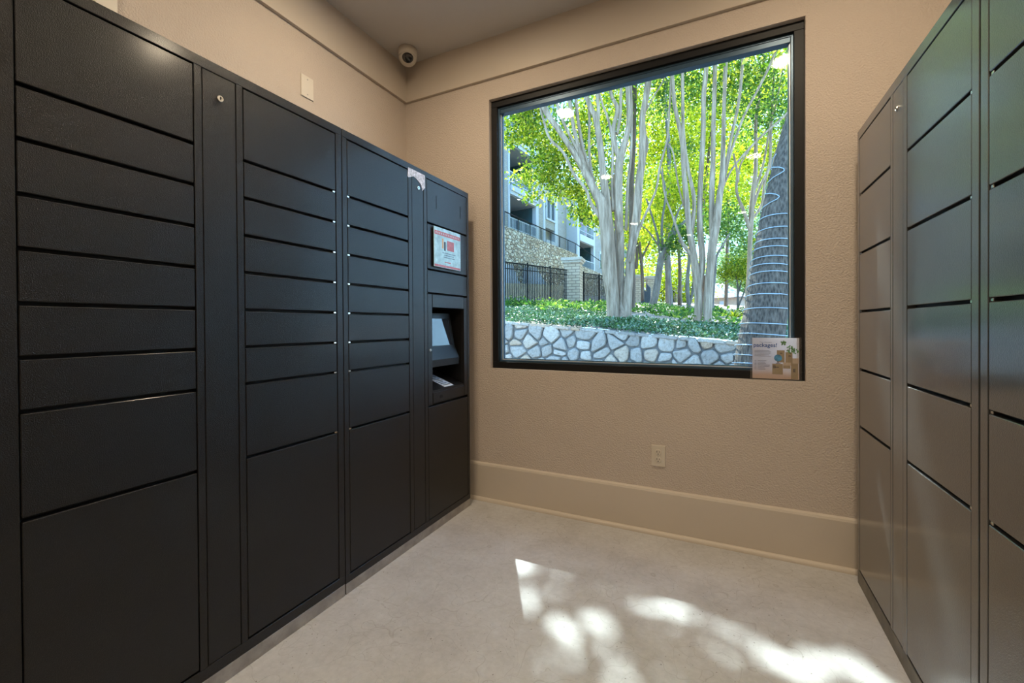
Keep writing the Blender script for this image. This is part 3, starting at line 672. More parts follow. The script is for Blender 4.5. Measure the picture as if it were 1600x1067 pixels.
PA = np.array([p[:3] for p in PATCH], float); PR = np.array([p[3] for p in PATCH]); SD = np.array(SUN_DIR)
def sun_clear(p, mid, size):
    keep = np.ones(len(p), bool)
    for c, r in zip(PA, PR):
        d = mid-c; t_ = d@SD; perp = np.linalg.norm(d-np.outer(t_, SD), axis=1); keep &= perp > (r*0.52+size*0.24)
    return keep
def leaves(name, blobs, n, size, m, parent, seed=0, cl=0.16, per=14, asp=0.5, flat=0.0, sun=True, surf=0.0, window=True):
    """blobs: (centre, (rx,ry,rz)) ; leaves gather in twig clusters"""
    rg = np.random.RandomState(seed); vol = np.array([b[1][0]*b[1][1]*b[1][2] for b in blobs])**(2/3); cnt = (vol/vol.sum()*n/per).astype(int)+1
    P_ = []
    for (c, r), k in zip(blobs, cnt):
        v = rg.normal(size=(k, 3)); v /= np.linalg.norm(v, axis=1)[:, None]; u = rg.uniform(surf, 1, size=(k, 1))**(1/3)
        cc = np.array(c)+v*u*np.array(r)
        P_.append(np.repeat(cc, per, axis=0)+rg.normal(size=(k*per, 3))*cl*np.array([1, 1, .7]))
    p = np.concatenate(P_)
    k = len(p)
    d = rg.normal(size=(k, 3)); d[:, 2] -= 0.5; d[:, 2] *= 1-flat; d /= np.linalg.norm(d, axis=1)[:, None]
    w = rg.normal(size=(k, 3)); w[:, 2] *= (1-flat); w -= (w*d).sum(1)[:, None]*d; w /= np.linalg.norm(w, axis=1)[:, None]; nn = np.cross(d, w)
    s = size*rg.uniform(.65, 1.25, size=(k, 1))
    if sun:
        kk = sun_clear(p, p+d*s*.5, size); p, d, w, nn, s = p[kk], d[kk], w[kk], nn[kk], s[kk]; k = len(p)
    V = np.stack([p, p+d*s*.45+w*s*asp*.5+nn*s*.08, p+d*s-nn*s*.05, p+d*s*.45-w*s*asp*.5+nn*s*.08], 1).reshape(-1, 3)
    off = Vector(); q = parent
    while q: off += q.location; q = q.parent
    V = V-np.array(off)
    me = bpy.data.meshes.new(name); me.vertices.add(len(V)); me.vertices.foreach_set('co', V.ravel().astype(np.float32))
    me.loops.add(4*k); me.loops.foreach_set('vertex_index', np.arange(4*k, dtype=np.int32)); me.polygons.add(k)
    me.polygons.foreach_set('loop_start', np.arange(0, 4*k, 4, dtype=np.int32)); me.update(calc_edges=True); me.materials.append(m)
    o = bpy.data.objects.new(name, me); C.objects.link(o)
    if parent: o.parent = parent
    return o

# low evergreen groundcover on the bed
def ground_pts(n, x0, x1, y0, y1, seed, cond=None):
    rg = np.random.RandomState(seed); out = []
    while len(out) < n:
        x, y = rg.uniform(x0, x1), rg.uniform(y0, y1)
        if cond and not cond(x, y): continue
        out.append((x, y, gz(x, y)))
    return out
def cover(name, label, n, x0, x1, y0, y1, h, size, m, seed, cond=None):
    pts = ground_pts(n, x0, x1, y0, y1, seed, cond); rg = np.random.RandomState(seed+1)
    p = np.array(pts); lump = np.array([noise.noise(Vector((a*1.3, b*1.3, 5))) for a, b, c in pts]); p[:, 2] += h*(0.55+0.6*lump)*rg.uniform(.1, 1, len(p))+0.02
    k = len(p); d = rg.normal(size=(k, 3)); d[:, 2] = abs(d[:, 2])*.6; d /= np.linalg.norm(d, axis=1)[:, None]
    w = rg.normal(size=(k, 3)); w -= (w*d).sum(1)[:, None]*d; w /= np.linalg.norm(w, axis=1)[:, None]
    s = size*rg.uniform(.6, 1.3, size=(k, 1))
    V = np.stack([p, p+d*s*.5+w*s*.3, p+d*s, p+d*s*.5-w*s*.3], 1).reshape(-1, 3)
    me = bpy.data.meshes.new(name); me.from_pydata(V.tolist(), [], np.arange(4*k).reshape(-1, 4).tolist()); me.materials.append(m)
    o = bpy.data.objects.new(name, me); C.objects.link(o); return tag(o, label, 'groundcover', kind='stuff')
cover('evergreen_groundcover', 'dense low evergreen groundcover spilling behind the low stone wall', 42000, -6.4, 3.0, 7.12, 12, 0.13, 0.052, M_ivy, 3, lambda x, y: y < 9.3+0.4*math.sin(x*2)+0.7*(x < -2.5)*abs(x+2.5))
cover('scattered_groundcover', 'looser taller groundcover plants between the tree trunks and fence', 5000, -7, 2.5, 9.2, 17, 0.28, 0.10, M_leafG, 5, lambda x, y: noise.noise(Vector((x*.9, y*.7, 1))) > 0.05 and not (x < -5.3-0.0*y and y > 11))

# ------------------------------------------------------------------ trees
def stems(name, parent, m, data, n=16, wob=0.28, flute=0.08, sub=5, sink=0.25):
    """data: list of stems, each a list of (px, py, depth, width in photo pixels); widths become metres at that depth"""
    bm = NB()
    for i, st in enumerate(data):
        pts = [P(a, b, D) for a, b, D, w in st]; rad = [w*D/F_PX/2 for a, b, D, w in st]
        if sink and i < sink_count.get(name+parent.name, 99): pass
        q, r = smooth_path(pts, rad, sub); tube(bm, q, r, n, wob, seed=i*3.7, flute=flute)
    return obj(name, rel(bm, parent), m, parent, True)
sink_count = {}
def extend(st, k=3, gain=150, taper=0.8):
    """continue a stem above the window head in its own direction"""
    (a0, b0, D0, w0), (a1, b1, D1, w1) = st[-2], st[-1]; L_ = math.hypot(a1-a0, b1-b0); out = list(st)
    for j in range(1, k+1):
        out.append((a1+(a1-a0)/L_*gain*j*0.8, b1+(b1-b0)/L_*gain*j, D1+0.1*j, max(w1*taper**j, 1.2)))
    return out
def blob(px, py, D, r, ry=None, rz=None): return (P(px, py, D), (r, ry or r, rz or r*0.8))

# nearest multi-stem tree
d = 8.8
t1s = [
 [(959, 512, d, 25), (959, 498, d, 21), (957, 465, d, 19), (953, 425, d, 20), (950, 385, d, 21), (946, 345, d, 22), (940, 318, d, 19), (930, 300, d, 13), (912, 265, d, 11), (891, 230, d, 10), (868, 196, d, 9), (848, 166, d, 9)],
 [(950, 385, d, 14), (949, 340, d, 18), (947, 305, d, 13), (944, 287, d, 12), (939, 236, d, 10), (931, 184, d, 9), (920, 160, d, 7)],
 [(933, 195, d, 7), (935, 170, d, 5.5), (933, 145, d, 5)],
 [(968, 508, d, 20), (970, 490, d, 15), (972, 470, d+.05, 12), (971, 430, d+.1, 9), (970, 380, d+.1, 10), (967, 330, d, 13), (966, 287, d, 14), (968, 254, d, 12), (972, 235, d, 11), (979, 212, d, 9), (983, 184, d, 9), (982, 137, d, 8)],
 [(969, 250, d, 9), (961, 225, d, 8), (959, 200, d, 7), (965, 172, d, 6), (958, 155, d, 5), (953, 140, d, 5)],
 [(964, 210, d, 5), (969, 180, d, 5), (970, 150, d, 4.5)],
 [(978, 510, d, 20), (978, 490, d, 16), (980, 460, d, 13), (983, 430, d, 12), (986, 400, d, 12), (990, 368, d, 12), (995, 330, d, 12), (999, 285, d, 12), (1004, 250, d, 11), (1005, 212, d, 10), (1004, 181, d, 9), (1012, 134, d, 10)],
 [(958, 330, d, 8), (956, 290, d, 4.5), (957, 250, d, 4), (956, 212, d, 4), (948, 180, d, 3.5), (940, 158, d, 3)],
 [(978, 360, d, 5), (981, 290, d, 4), (986, 240, d, 4), (987, 175, d, 4), (986, 140, d, 3)],
 [(938, 340, d, 7), (923, 317, d, 5), (915, 295, d, 4.5), (898, 275, d, 4), (880, 238, d, 4), (859, 216, d, 3.5), (847, 179, d, 3)],
 [(925, 290, d, 7), (910, 250, d, 6.5), (898, 207, d, 6), (890, 157, d, 6)],
 [(928, 285, d+.1, 6), (913, 241, d+.1, 5.5), (905, 199, d+.1, 5), (900, 155, d+.1, 5)],
 [(912, 262, d, 6), (904, 240, d, 5), (888, 207, d, 4.5), (876, 179, d, 4)],
 [(928, 300, d+.1, 4), (921, 240, d+.1, 4.5), (921, 180, d+.1, 4), (918, 150, d+.1, 4)],
 [(999, 275, d, 3.5), (1012, 225, d, 3), (1003, 190, d, 3), (1022, 150, d, 2.5), (1040, 118, d, 2)],
 [(984, 410, d-.1, 4), (1000, 355, d-.1, 4), (1024, 300, d-.1, 3.2), (1031, 262, d-.1, 3.5), (1043, 215, d-.1, 3), (1046, 170, d-.1, 3)],
]
t = thing('crape_myrtle_tree', 'big pale multi-stemmed tree nearest the window, left of centre', 'tree', P(967, 500, d), group=None)
t1s = [extend(s) if s[-1][1] < 185 else s for s in t1s]
stems('trunk', t, M_myrtle, t1s)
near_blobs = [blob(812, 195, 9.7, .42), blob(800, 215, 9.9, .25), blob(850, 215, 9.8, .5), (blob(884, 240, 9.6, .62)), blob(845, 265, 9.6, .42), blob(875, 290, 9.6, .45), blob(815, 278, 9.6, .22), blob(905, 330, 9.7, .26), blob(830, 305, 9.7, .2), blob(915, 300, 9.8, .4), blob(925, 190, 10, .5), blob(940, 330, 10, .45), blob(830, 170, 9.7, .4)]
leaves('foliage', near_blobs, 8500, 0.095, M_leafN, t, 1, cl=0.10, per=12)
# high crown above the window head: it shades the room and lets the round sun spots through
leaves('upper_crown', [((-4.6, 9.0, 10.2), (3.4, 3.0, 1.3)), ((-2.8, 8.2, 8.6), (2.6, 2.0, 1.0)), ((-1.0, 9.0, 9.5), (2.5, 2.0, 1.2))], 52000, 0.115, M_leafN, t, 2, cl=0.3, per=10, asp=0.62)

d = 8.6
t2s = [
 [(1091, 515, d, 15), (1091, 500, d, 12.5), (1092, 470, d, 12), (1090, 440, d, 12), (1086, 410, d, 10), (1081, 380, d, 9.5), (1075, 341, d, 9), (1068, 263, d, 7), (1065, 217, d, 7), (1055, 168, d, 6), (1052, 141, d, 6)],
 [(1080, 365, d, 7), (1085, 315, d, 6), (1075, 263, d, 5.5), (1068, 204, d, 5), (1067, 135, d, 5)],
 [(1092, 460, d, 9), (1096, 425, d, 9), (1097, 400, d, 9), (1094, 360, d, 8.5), (1093, 315, d, 8), (1098, 217, d, 7.5), (1099, 151, d, 7), (1103, 109, d, 6.5)],
 [(1105, 515, d-.1, 15), (1105, 500, d-.1, 12.5), (1107, 460, d-.1, 12), (1110, 420, d-.1, 12), (1114, 380, d-.1, 12), (1120, 345, d-.1, 11), (1124, 312, d-.1, 9), (1129, 266, d-.1, 7), (1131, 184, d-.1, 6), (1134, 105, d-.1, 5.5)],
 [(1113, 385, d, 8), (1112, 340, d, 8.5), (1112, 300, d, 8), (1114, 250, d, 7), (1116, 151, d, 6.5), (1117, 109, d, 6)],
 [(1124, 310, d, 6), (1130, 285, d, 5), (1142, 217, d, 5), (1154, 161, d, 4.5), (1160, 102, d, 4)],
 [(1128, 295, d, 5), (1140, 245, d, 4), (1163, 180, d, 3.8), (1203, 102, d, 3.5)],
 [(1126, 300, d, 3.5), (1145, 262, d, 3), (1185, 217, d, 2.8), (1234, 172, d, 2.5)],
 [(1086, 405, d, 5), (1066, 378, d, 4), (1050, 335, d, 3), (1038, 300, d, 2.5), (1035, 262, d, 2)],
 [(1080, 350, d+.1, 4), (1062, 300, d+.1, 2.5), (1052, 240, d+.1, 2.2), (1044, 225, d+.1, 2)],
 [(1097, 470, d+.1, 5), (1100, 445, d+.1, 4), (1101, 430, d+.1, 3)],
]
t = thing('crape_myrtle_tree', 'pale multi-stemmed tree at centre right, behind the low wall', 'tree', P(1098, 503, d))
stems('trunk', t, M_myrtle, [extend(s) if s[-1][1] < 175 else s for s in t2s])
leaves('foliage', [blob(1110, 120, 10.5, .9), blob(1160, 140, 10, .8), blob(1060, 140, 10.5, .7), blob(1200, 110, 9.8, .7), blob(1215, 170, 10, .5), blob(1185, 200, 10.5, .5), blob(1075, 235, 9.6, .3, .3, .15)], 6500, 0.085, M_leafG, t, 12, cl=0.13, per=12)
leaves('upper_crown', [((0.3, 10.0, 7.6), (2.6, 2.2, 1.3)), ((1.5, 9.0, 8.6), (2.2, 2.0, 1.2))], 6000, 0.15, M_leafN, t, 13, cl=0.25, per=10, asp=0.6)

d = 10.2
t3s = [[(1168, 510, d, 7), (1168, 470, d, 7), (1171, 430, d, 7), (1172, 380, d, 7), (1175, 315, d, 7.5), (1181, 259, d, 6), (1181, 191, d, 5), (1188, 139, d, 4)],
       [(1172, 360, d, 6), (1162, 330, d, 5), (1151, 300, d, 4), (1152, 270, d, 3.5), (1146, 240, d, 3)],
       [(1174, 330, d, 5), (1188, 290, d, 4.5), (1202, 259, d, 4.5), (1204, 210, d, 4), (1207, 160, d, 3.5)],
       [(1178, 300, d, 4), (1192, 259, d, 3.5), (1202, 206, d, 3), (1215, 150, d, 2.5)],
       [(1173, 345, d, 4), (1190, 320, d, 4), (1196, 280, d, 3.5), (1214, 235, d, 4), (1226, 190, d, 3), (1236, 140, d, 2.5)],
       [(1153, 285, d, 3), (1158, 255, d, 2.5), (1185, 217, d, 2.5), (1234, 175, d, 2)]]
t = thing('crape_myrtle_tree', 'slender pale tree just left of the rope-lit trunk', 'tree', P(1168, 503, d))
stems('trunk', t, M_myrtle, [extend(s) if s[-1][1] < 165 else s for s in t3s], n=10)
leaves('foliage', [blob(1185, 230, 11.5, .6), blob(1215, 260, 11, .45), blob(1150, 260, 12, .6), blob(1180, 150, 12, .7), blob(1230, 220, 11, .5), blob(1190, 310, 11.5, .5), blob(1225, 120, 11, .6)], 5000, 0.10, M_leafY, t, 14, cl=0.15, per=12)

# big trunk wrapped with string lights
t = thing('leaning_tree_trunk', 'thick grey fissured trunk leaning beside the right window jamb', 'tree', P(1180, 600, 5.3))
pc = [(1178, 690, 5.3, 72), (1183, 575, 5.3, 66), (1190, 526, 5.3, 64), (1200, 464, 5.3, 58), (1210, 390, 5.35, 56), (1224, 300, 5.4, 47), (1240, 223, 5.45, 42), (1252, 177, 5.5, 38), (1275, 90, 5.6, 34), (1310, -60, 5.8, 30)]
tp = [P(a, b, D) for a, b, D, w in pc]; tr_ = [w*D/F_PX/2 for a, b, D, w in pc]
q, r = smooth_path(tp, tr_, 8)
bm = NB(); tube(bm, q, r, 28, 0.08, 2.0, 0.02); obj('trunk', rel(bm, t), M_palm, t, True)
# light wire wound round the trunk
wire = []; wr = []
s_acc = 0; turns = 0
cum = [0]
for a, b in zip(q, q[1:]): cum.append(cum[-1]+(b-a).length)
tot = cum[-1]; pitch_w = 0.134
def at_len(s):
    for i in range(len(cum)-1):
        if cum[i+1] >= s:
            f = (s-cum[i])/(cum[i+1]-cum[i]); return q[i].lerp(q[i+1], f), r[i]*(1-f)+r[i+1]*f, (q[i+1]-q[i]).normalized()
    return q[-1], r[-1], (q[-1]-q[-2]).normalized()
s_ = 0.15; ang = 0
while s_ < 2.9:
    c, rr, dd = at_len(s_); a = Vector((0, -1, 0)); a = (a-dd*a.dot(dd)).normalized(); b = dd.cross(a)
    wire.append(c+(a*math.cos(ang)+b*math.sin(ang))*(rr*1.045+0.006)+dd*0.012*math.sin(ang*0.37)); wr.append(0.0055)
    ang += 2*math.pi/28; s_ += pitch_w/28*(1+0.25*math.sin(s_*5))
# loop climbing at the top
for k in range(14):
    c, rr, dd = at_len(2.9-0.02*k); a = Vector((-0.25, -1, 0)); a = (a-dd*a.dot(dd)).normalized(); b = dd.cross(a); th = ang+k*0.05
for k in range(24):
    s2 = 2.9+0.03*k; c, rr, dd = at_len(s2); a = Vector((0, -1, 0)); a = (a-dd*a.dot(dd)).normalized(); b = dd.cross(a); th = ang+0.9*math.sin(k*0.55)
    wire.append(c+(a*math.cos(th)+b*math.sin(th))*(rr*1.045+0.006)); wr.append(0.0055)
bm = NB(); tube(bm, wire, wr, 6); w_ = obj('string_light_cable', rel(bm, bpy.data.objects.new('x', None)), M_rope, None, True)
tag(w_, 'pale string light cable wound in rings round the leaning trunk', 'string lights')

# mid-ground and background trees
def mid(name, label, m, sts, blobs=None, n=0, size=.12, lm=None, seed=0, ext=True, cl=.2, per=12, cat='tree'):
    s0 = sts[0][0]; t = thing(name, label, cat, P(*s0[:3]))
    stems('trunk', t, m, [extend(s, 2, 120) if (ext and s[-1][1] < 200) else s for s in sts], n=9)
    if blobs: leaves('foliage', [blob(*b) for b in blobs], n, size, lm, t, seed, cl=cl, per=per)
    return t
mid('garden_tree', 'straight dark brown trunk right behind the big pale multi-stemmed tree', M_brown,
    [[(988, 497, 12, 11), (988, 470, 12, 10), (988, 420, 12, 9), (987, 370, 12, 9), (986, 300, 12, 9), (989, 220, 12, 9), (991, 140, 12, 8)]],
    [(1000, 150, 12.5, 1.0), (950, 170, 12.5, .9), (940, 250, 13, .9), (975, 110, 12.5, .9), (985, 280, 13, .5)], 5000, .11, M_leafN, 21)
mid('garden_tree', 'brown tree leaning right with a dark side branch between the two big pale trees', M_grey,
    [[(1017, 492, 15, 14), (1020, 478, 15, 12), (1026, 450, 15, 11), (1031, 415, 15, 11), (1036, 395, 15, 11), (1046, 376, 15, 8), (1056, 360, 15, 6), (1070, 345, 15, 4)],
     [(1033, 405, 15, 6), (1028, 370, 15, 4), (1018, 335, 15, 3), (1010, 310, 15, 2.5)], [(1036, 395, 15, 5), (1034, 350, 15, 4), (1040, 300, 15, 3), (1030, 260, 15, 2)],
     [(1030, 385, 15, 3), (1012, 360, 15, 2), (1000, 352, 15, 1.5)], [(1046, 376, 15, 4), (1060, 330, 15, 3), (1075, 310, 15, 2)]],
    [(1020, 330, 16, .8), (1050, 350, 16, .7), (1030, 290, 16, .9), (1065, 310, 16, .8), (1005, 365, 16, .45)], 4500, .12, M_leafY, 22)
mid('garden_tree', 'upright pale grey trunk just right of the leaning brown tree', M_grey,
    [[(1046, 486, 17, 12), (1046, 470, 17, 11), (1044, 430, 17, 10), (1042, 395, 17, 9), (1043, 340, 17, 8), (1045, 250, 17, 6), (1040, 160, 17, 5)], [(1043, 350, 17, 4), (1058, 300, 17, 3), (1070, 250, 17, 2)]],
    [(1045, 250, 18, 1.2), (1060, 200, 18, 1.2), (1025, 210, 18, 1.1), (1040, 150, 18, 1.2), (1075, 280, 18, .9)], 6500, .14, M_leafY, 23)
mid('garden_tree', 'thin dark crooked tree left of the centre-right pale tree', M_grey,
    [[(1079, 492, 14, 7), (1076, 475, 14, 6), (1074, 440, 14, 6), (1077, 400, 14, 5.5), (1071, 388, 14, 4.5), (1060, 375, 14, 3)], [(1077, 478, 14, 4), (1082, 455, 14, 4), (1085, 430, 14, 3.5), (1088, 400, 14, 3)], [(1077, 400, 14, 4), (1080, 370, 14, 3), (1078, 340, 14, 2.5)]],
    [(1070, 365, 14.5, .45), (1055, 385, 14.8, .35)], 900, .12, M_leafG, 24)
mid('garden_tree', 'thin grey tree showing just right of the centre-right pale tree', M_grey,
    [[(1113, 498, 12, 5), (1114, 460, 12, 5), (1117, 425, 12, 4.5), (1120, 400, 12, 4), (1130, 382, 12, 3.5), (1140, 365, 12, 2.5)], [(1118, 410, 12, 3), (1116, 380, 12, 2.5), (1125, 350, 12, 2)]],
    [(1140, 345, 12.5, .6), (1120, 340, 13, .5), (1155, 380, 13, .4)], 1800, .10, M_leafG, 25)
mid('garden_tree', 'slim twin-branched trunk behind the dark gate panels', M_brown,
    [[(1004, 470, 24, 5), (1004, 445, 24, 5), (1002, 410, 24, 5), (999, 380, 24, 5), (996, 330, 24, 4)], [(1002, 405, 24, 3), (1012, 385, 24, 3), (1020, 365, 24, 2)], [(994, 420, 24, 5), (995, 395, 24, 5), (992, 350, 24, 4)]],
    [(1010, 350, 26, 2.0), (990, 300, 26, 2.2), (1030, 380, 27, 1.6), (970, 350, 27, 1.4), (1000, 410, 28, 1.3)], 7000, .20, M_leafY, 26)
mid('garden_tree', 'bare reddish trunk far behind on the right', M_brown,
    [[(1134, 495, 26, 6), (1135, 450, 26, 5.5), (1136, 400, 26, 5), (1138, 340, 26, 4), (1137, 280, 26, 3)]],
    [(1137, 300, 27, 1.6), (1120, 260, 27, 2.0), (1150, 240, 27, 2)], 5000, .2, M_leafY, 27)
mid('garden_tree', 'small round-topped tree with forked trunk between pale trees on the right', M_grey,
    [[(1153, 492, 18, 3.5), (1153, 465, 18, 3), (1152, 440, 18, 2.5), (1148, 425, 18, 2)], [(1154, 478, 18, 2.5), (1162, 458, 18, 2), (1167, 445, 18, 1.8)], [(1153, 462, 18, 2), (1158, 440, 18, 1.8), (1160, 425, 18, 1.5)]],
    [(1140, 425, 18, .5, .5, .28), (1156, 422, 18, .55, .5, .35), (1168, 432, 18, .4, .4, .3), (1150, 410, 18, .45, .4, .25), (1165, 405, 18.5, .4), (1126, 432, 18, .2)], 3500, .10, M_leafN, 28, ext=False)
far = [('broad yellow-green tree filling the view behind the leaning brown tree', [(1050, 330, 22, 2.2), (1035, 260, 22, 2.4), (1080, 260, 23, 2.4), (1060, 180, 22, 2.6)], 9000, .2, M_leafY, 31, (1062, 470)),
       ('tall yellow-green tree standing behind the centre-right pale tree', [(1110, 200, 20, 2.0), (1095, 130, 20, 2), (1140, 160, 20, 1.8), (1120, 290, 21, 1.6), (1100, 330, 22, 1.5)], 9000, .18, M_leafY, 32, (1098, 480)),
       ('leafy tree between the slender pale tree and the rope-lit trunk', [(1200, 200, 16, 1.3), (1220, 130, 16, 1.3), (1180, 110, 17, 1.2), (1190, 300, 17, 1.2), (1220, 290, 16, .9), (1205, 380, 17, .8)], 6500, .14, M_leafY, 33, (1208, 480)),
       ('green tree at the left behind the big pale tree stems', [(900, 170, 16, 1.2), (935, 220, 16, 1.3), (960, 170, 17, 1.4), (930, 290, 18, 1.0), (955, 330, 18, .9)], 6500, .15, M_leafG, 34, (960, 470)),
       ('yellow shrub-like tree behind the iron arch gate', [(1040, 440, 34, 1.8), (1062, 425, 34, 2.0), (1075, 455, 35, 1.5), (1030, 455, 33, 1.2), (1050, 465, 34, 1.2)], 6500, .22, M_leafY, 35, (1052, 482)),
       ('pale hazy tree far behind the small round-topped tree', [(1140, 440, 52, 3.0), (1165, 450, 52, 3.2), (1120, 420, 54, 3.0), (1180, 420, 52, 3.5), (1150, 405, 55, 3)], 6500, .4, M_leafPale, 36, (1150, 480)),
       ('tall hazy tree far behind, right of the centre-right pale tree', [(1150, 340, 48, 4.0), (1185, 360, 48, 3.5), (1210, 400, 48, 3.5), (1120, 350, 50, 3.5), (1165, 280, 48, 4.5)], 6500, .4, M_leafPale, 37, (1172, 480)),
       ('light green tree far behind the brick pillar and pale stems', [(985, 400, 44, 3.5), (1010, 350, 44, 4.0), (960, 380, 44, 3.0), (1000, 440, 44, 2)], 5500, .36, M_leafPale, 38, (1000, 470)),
       ('bushy tree low behind the right edge trunk', [(1236, 440, 16, .8), (1228, 470, 16, .6), (1240, 400, 17, 1.0), (1245, 340, 17, 1.0)], 3500, .14, M_leafG, 39, (1238, 500))]
for lb, bl, n_, sz, lm, sd, (bx_, by_) in far:
    D = bl[0][2]; top = min(b[1] for b in bl); w = 0.3/D*F_PX if D > 25 else 0.2/D*F_PX
    mid('background_tree', lb, M_brown, [[(bx_, by_+12, D, w), (bx_-1, (by_+bl[0][1])/2, D, w*.8), (bl[0][0], bl[0][1], D, w*.5), (bl[1][0], bl[1][1], D, w*.3)], [(bl[0][0], bl[0][1]+20, D, w*.4), (bl[-1][0], bl[-1][1], D, w*.2)]], bl, n_, sz, lm, sd, ext=False, cl=.3 if D < 30 else .5, per=14)

# leafy perennials
def clump(px, py, D, label, m, nb=34, h=.45, spread=.3, seed=0, cat='plant'):
    rg = random.Random(seed); t = thing('leafy_perennial', label, cat, P(px, py, D)); bm = NB(); o0 = P(px, py, D)
    for k in range(nb):
        a = rg.uniform(0, 6.28); tl = rg.uniform(.15, 1)*spread; hh = h*rg.uniform(.6, 1.1)*(1-.25*tl/spread); u = Vector((math.cos(a), math.sin(a), 0)); w = Vector((-u.y, u.x, 0))*.022
        pts = [o0+u*tl*f*f+Vector((0, 0, hh*(f-.25*f**3)-.03)) for f in (0, .33, .66, 1)]
        L_ = [bm.verts.new(p-w*s) for p, s in zip(pts, (.6, 1, .8, .05))]; R_ = [bm.verts.new(p+w*s+Vector((0, 0, .006))) for p, s in zip(pts, (.6, 1, .8, .05))]
        for i in range(3): bm.faces.new((L_[i], R_[i], R_[i+1], L_[i+1]))
    obj('leaf_blades', rel(bm, t), m, t); return t
clump(1146, 503, 10.5, 'spiky bright green clump right of the centre-right pale tree', M_leafY, 40, .5, .34, 2)
clump(1128, 497, 12, 'low green clump behind the centre-right pale tree base', M_leafG, 34, .4, .3, 3)
clump(1056, 487, 13.5, 'dark strappy clump between the two big pale trees', M_leafG, 44, .35, .4, 4)
clump(1072, 490, 13, 'dark strappy clump left of the centre-right pale tree', M_leafG, 44, .35, .4, 5)
clump(1032, 482, 14.5, 'whitish green clump at the foot of the leaning brown tree', M_leafPale, 34, .35, .35, 6)
for k, (px, py, D, lb) in enumerate([(806, 482, 12, 'green shrub at the fence foot beside the left jamb'), (850, 484, 12.5, 'green shrub at the fence foot left of the brick pillar'), (880, 487, 13, 'green shrub in front of the brick pillar'), (1160, 498, 12, 'green shrub between the small tree and the leaning trunk')]):
    s_ = thing('garden_shrub', lb, 'shrub', P(px, py, D)); leaves('foliage', [blob(px, py-6, D, .35, .35, .22), blob(px+12, py-3, D, .3, .3, .18)], 900, .075, M_leafG, s_, 50+k, cl=.06, per=8)
    bm = NB(); [cyl(bm, P(px, py+6, D), P(px+dx, py-6, D), .008, .004, 6) for dx in (-6, 0, 8)]; obj('stem', rel(bm, s_), M_brown, s_)

# ------------------------------------------------------------------ iron fence, brick pillars, gate
def fence(p0, p1, h, label, sp=0.125, post_every=14, cat='fence'):
    p0, p1 = Vector(p0), Vector(p1); d = (p1-p0); Ln = Vector((d.x, d.y, 0)).length; u = Vector((d.x, d.y, 0)).normalized(); sl_ = d.z/Ln
    t = thing('iron_fence', label, cat, p0, math.atan2(u.y, u.x))
    def rail(name, z, th):
        bm = NB(); vs = [(0, z-th), (Ln, z-th+sl_*Ln), (Ln, z+th+sl_*Ln), (0, z+th)]; prism(bm, vs, 'y', -.018, .018); obj(name, bm, M_rail, t)
    rail('top_rail', h-.02, .018); rail('upper_rail', h-.20, .012); rail('bottom_rail', .12, .014)
    k = 0; n = int(Ln/sp)
    proto = None
    for i in range(n+1):
        x = min(i*sp, Ln); post = i % post_every == 0
        if post:
            bm = NB(); box(bm, x-.022, x+.022, -.022, .022, -.3+sl_*x, h+.05+sl_*x, .004); obj('post', bm, M_rail, t); continue
        if proto is None:
            bm = NB(); box(bm, -.012, .012, -.012, .012, -.12, h-.02); proto = obj('picket', bm, M_rail, t); proto.location = (x, 0, sl_*x)
        else:
            c = proto.copy(); C.objects.link(c); c.parent = t; c.location = (x, 0, sl_*x)
    return t
a, b = P(780, 482, 12.2), P(886, 482, 16.6)
# tops in the photo: (793,409) and (888,430)
fence((a.x, a.y, gz(a.x, a.y)-.02), (b.x, b.y, gz(b.x, b.y)-.0), 1.42, 'black iron picket fence between window jamb and cream brick pillar')
a, b = P(912, 484, 17.6), P(975, 484, 22)
fence((a.x, a.y, gz(a.x, a.y)-.05), (b.x, b.y, gz(b.x, b.y)-.1), 1.40, 'black iron picket fence running on behind the brick pillar')
def pillar(px, py_top, py_base, D, w, label, rz=0.35):
    top, base = P(px, py_top, D), P(px, py_base, D); h = top.z-base.z
    t = thing('brick_pillar', label, 'pillar', (base.x, base.y, base.z-.3), rz)
    bm = NB(); box(bm, -w/2, w/2, -w/2, w/2, 0, h+.3-.2, .004); obj('shaft', bm, M_brick, t)
    bm = NB(); box(bm, -w/2-.05, w/2+.05, -w/2-.05, w/2+.05, h+.1, h+.18, .01); box(bm, -w/2-.10, w/2+.10, -w/2-.10, w/2+.10, h+.18, h+.3, .015); obj('cap', bm, M_capstone, t)
    return t
pillar(896, 404, 485, 16.9, .62, 'cream brick gate pillar with flat stone cap beside the iron fence', 0.12)
pillar(995, 430, 486, 25, .40, 'narrow brick pillar just right of the big pale tree')
pillar(1016, 432, 478, 26, .46, 'brick pillar partly behind the leaning brown tree')
pillar(1060, 446, 480, 33, .58, 'grey brick pillar right of the iron arch gate', 0.1)
# dark sloped gate panels
t = thing('garden_gate', 'dark panelled gate with slanting top between two brick pillars', 'gate', P(1006, 478, 25.4))
for nm, poly in (('gate_leaf', [(998, 446), (1010, 456), (1010, 479), (998, 479)]), ('gate_leaf', [(1010, 443), (1016, 450), (1016, 479), (1010, 479)])):
    bm = NB(); A_ = [bm.verts.new(P(a, b, 25.2)) for a, b in poly]; B_ = [bm.verts.new(P(a, b, 25.2)+Vector((0.02, .06, 0))) for a, b in poly]
    bm.faces.new(A_); bm.faces.new(B_[::-1])
    for i in range(4): bm.faces.new((A_[i], B_[i], B_[(i+1) % 4], A_[(i+1) % 4]))
    obj(nm, rel(bm, t), M_slate, t)
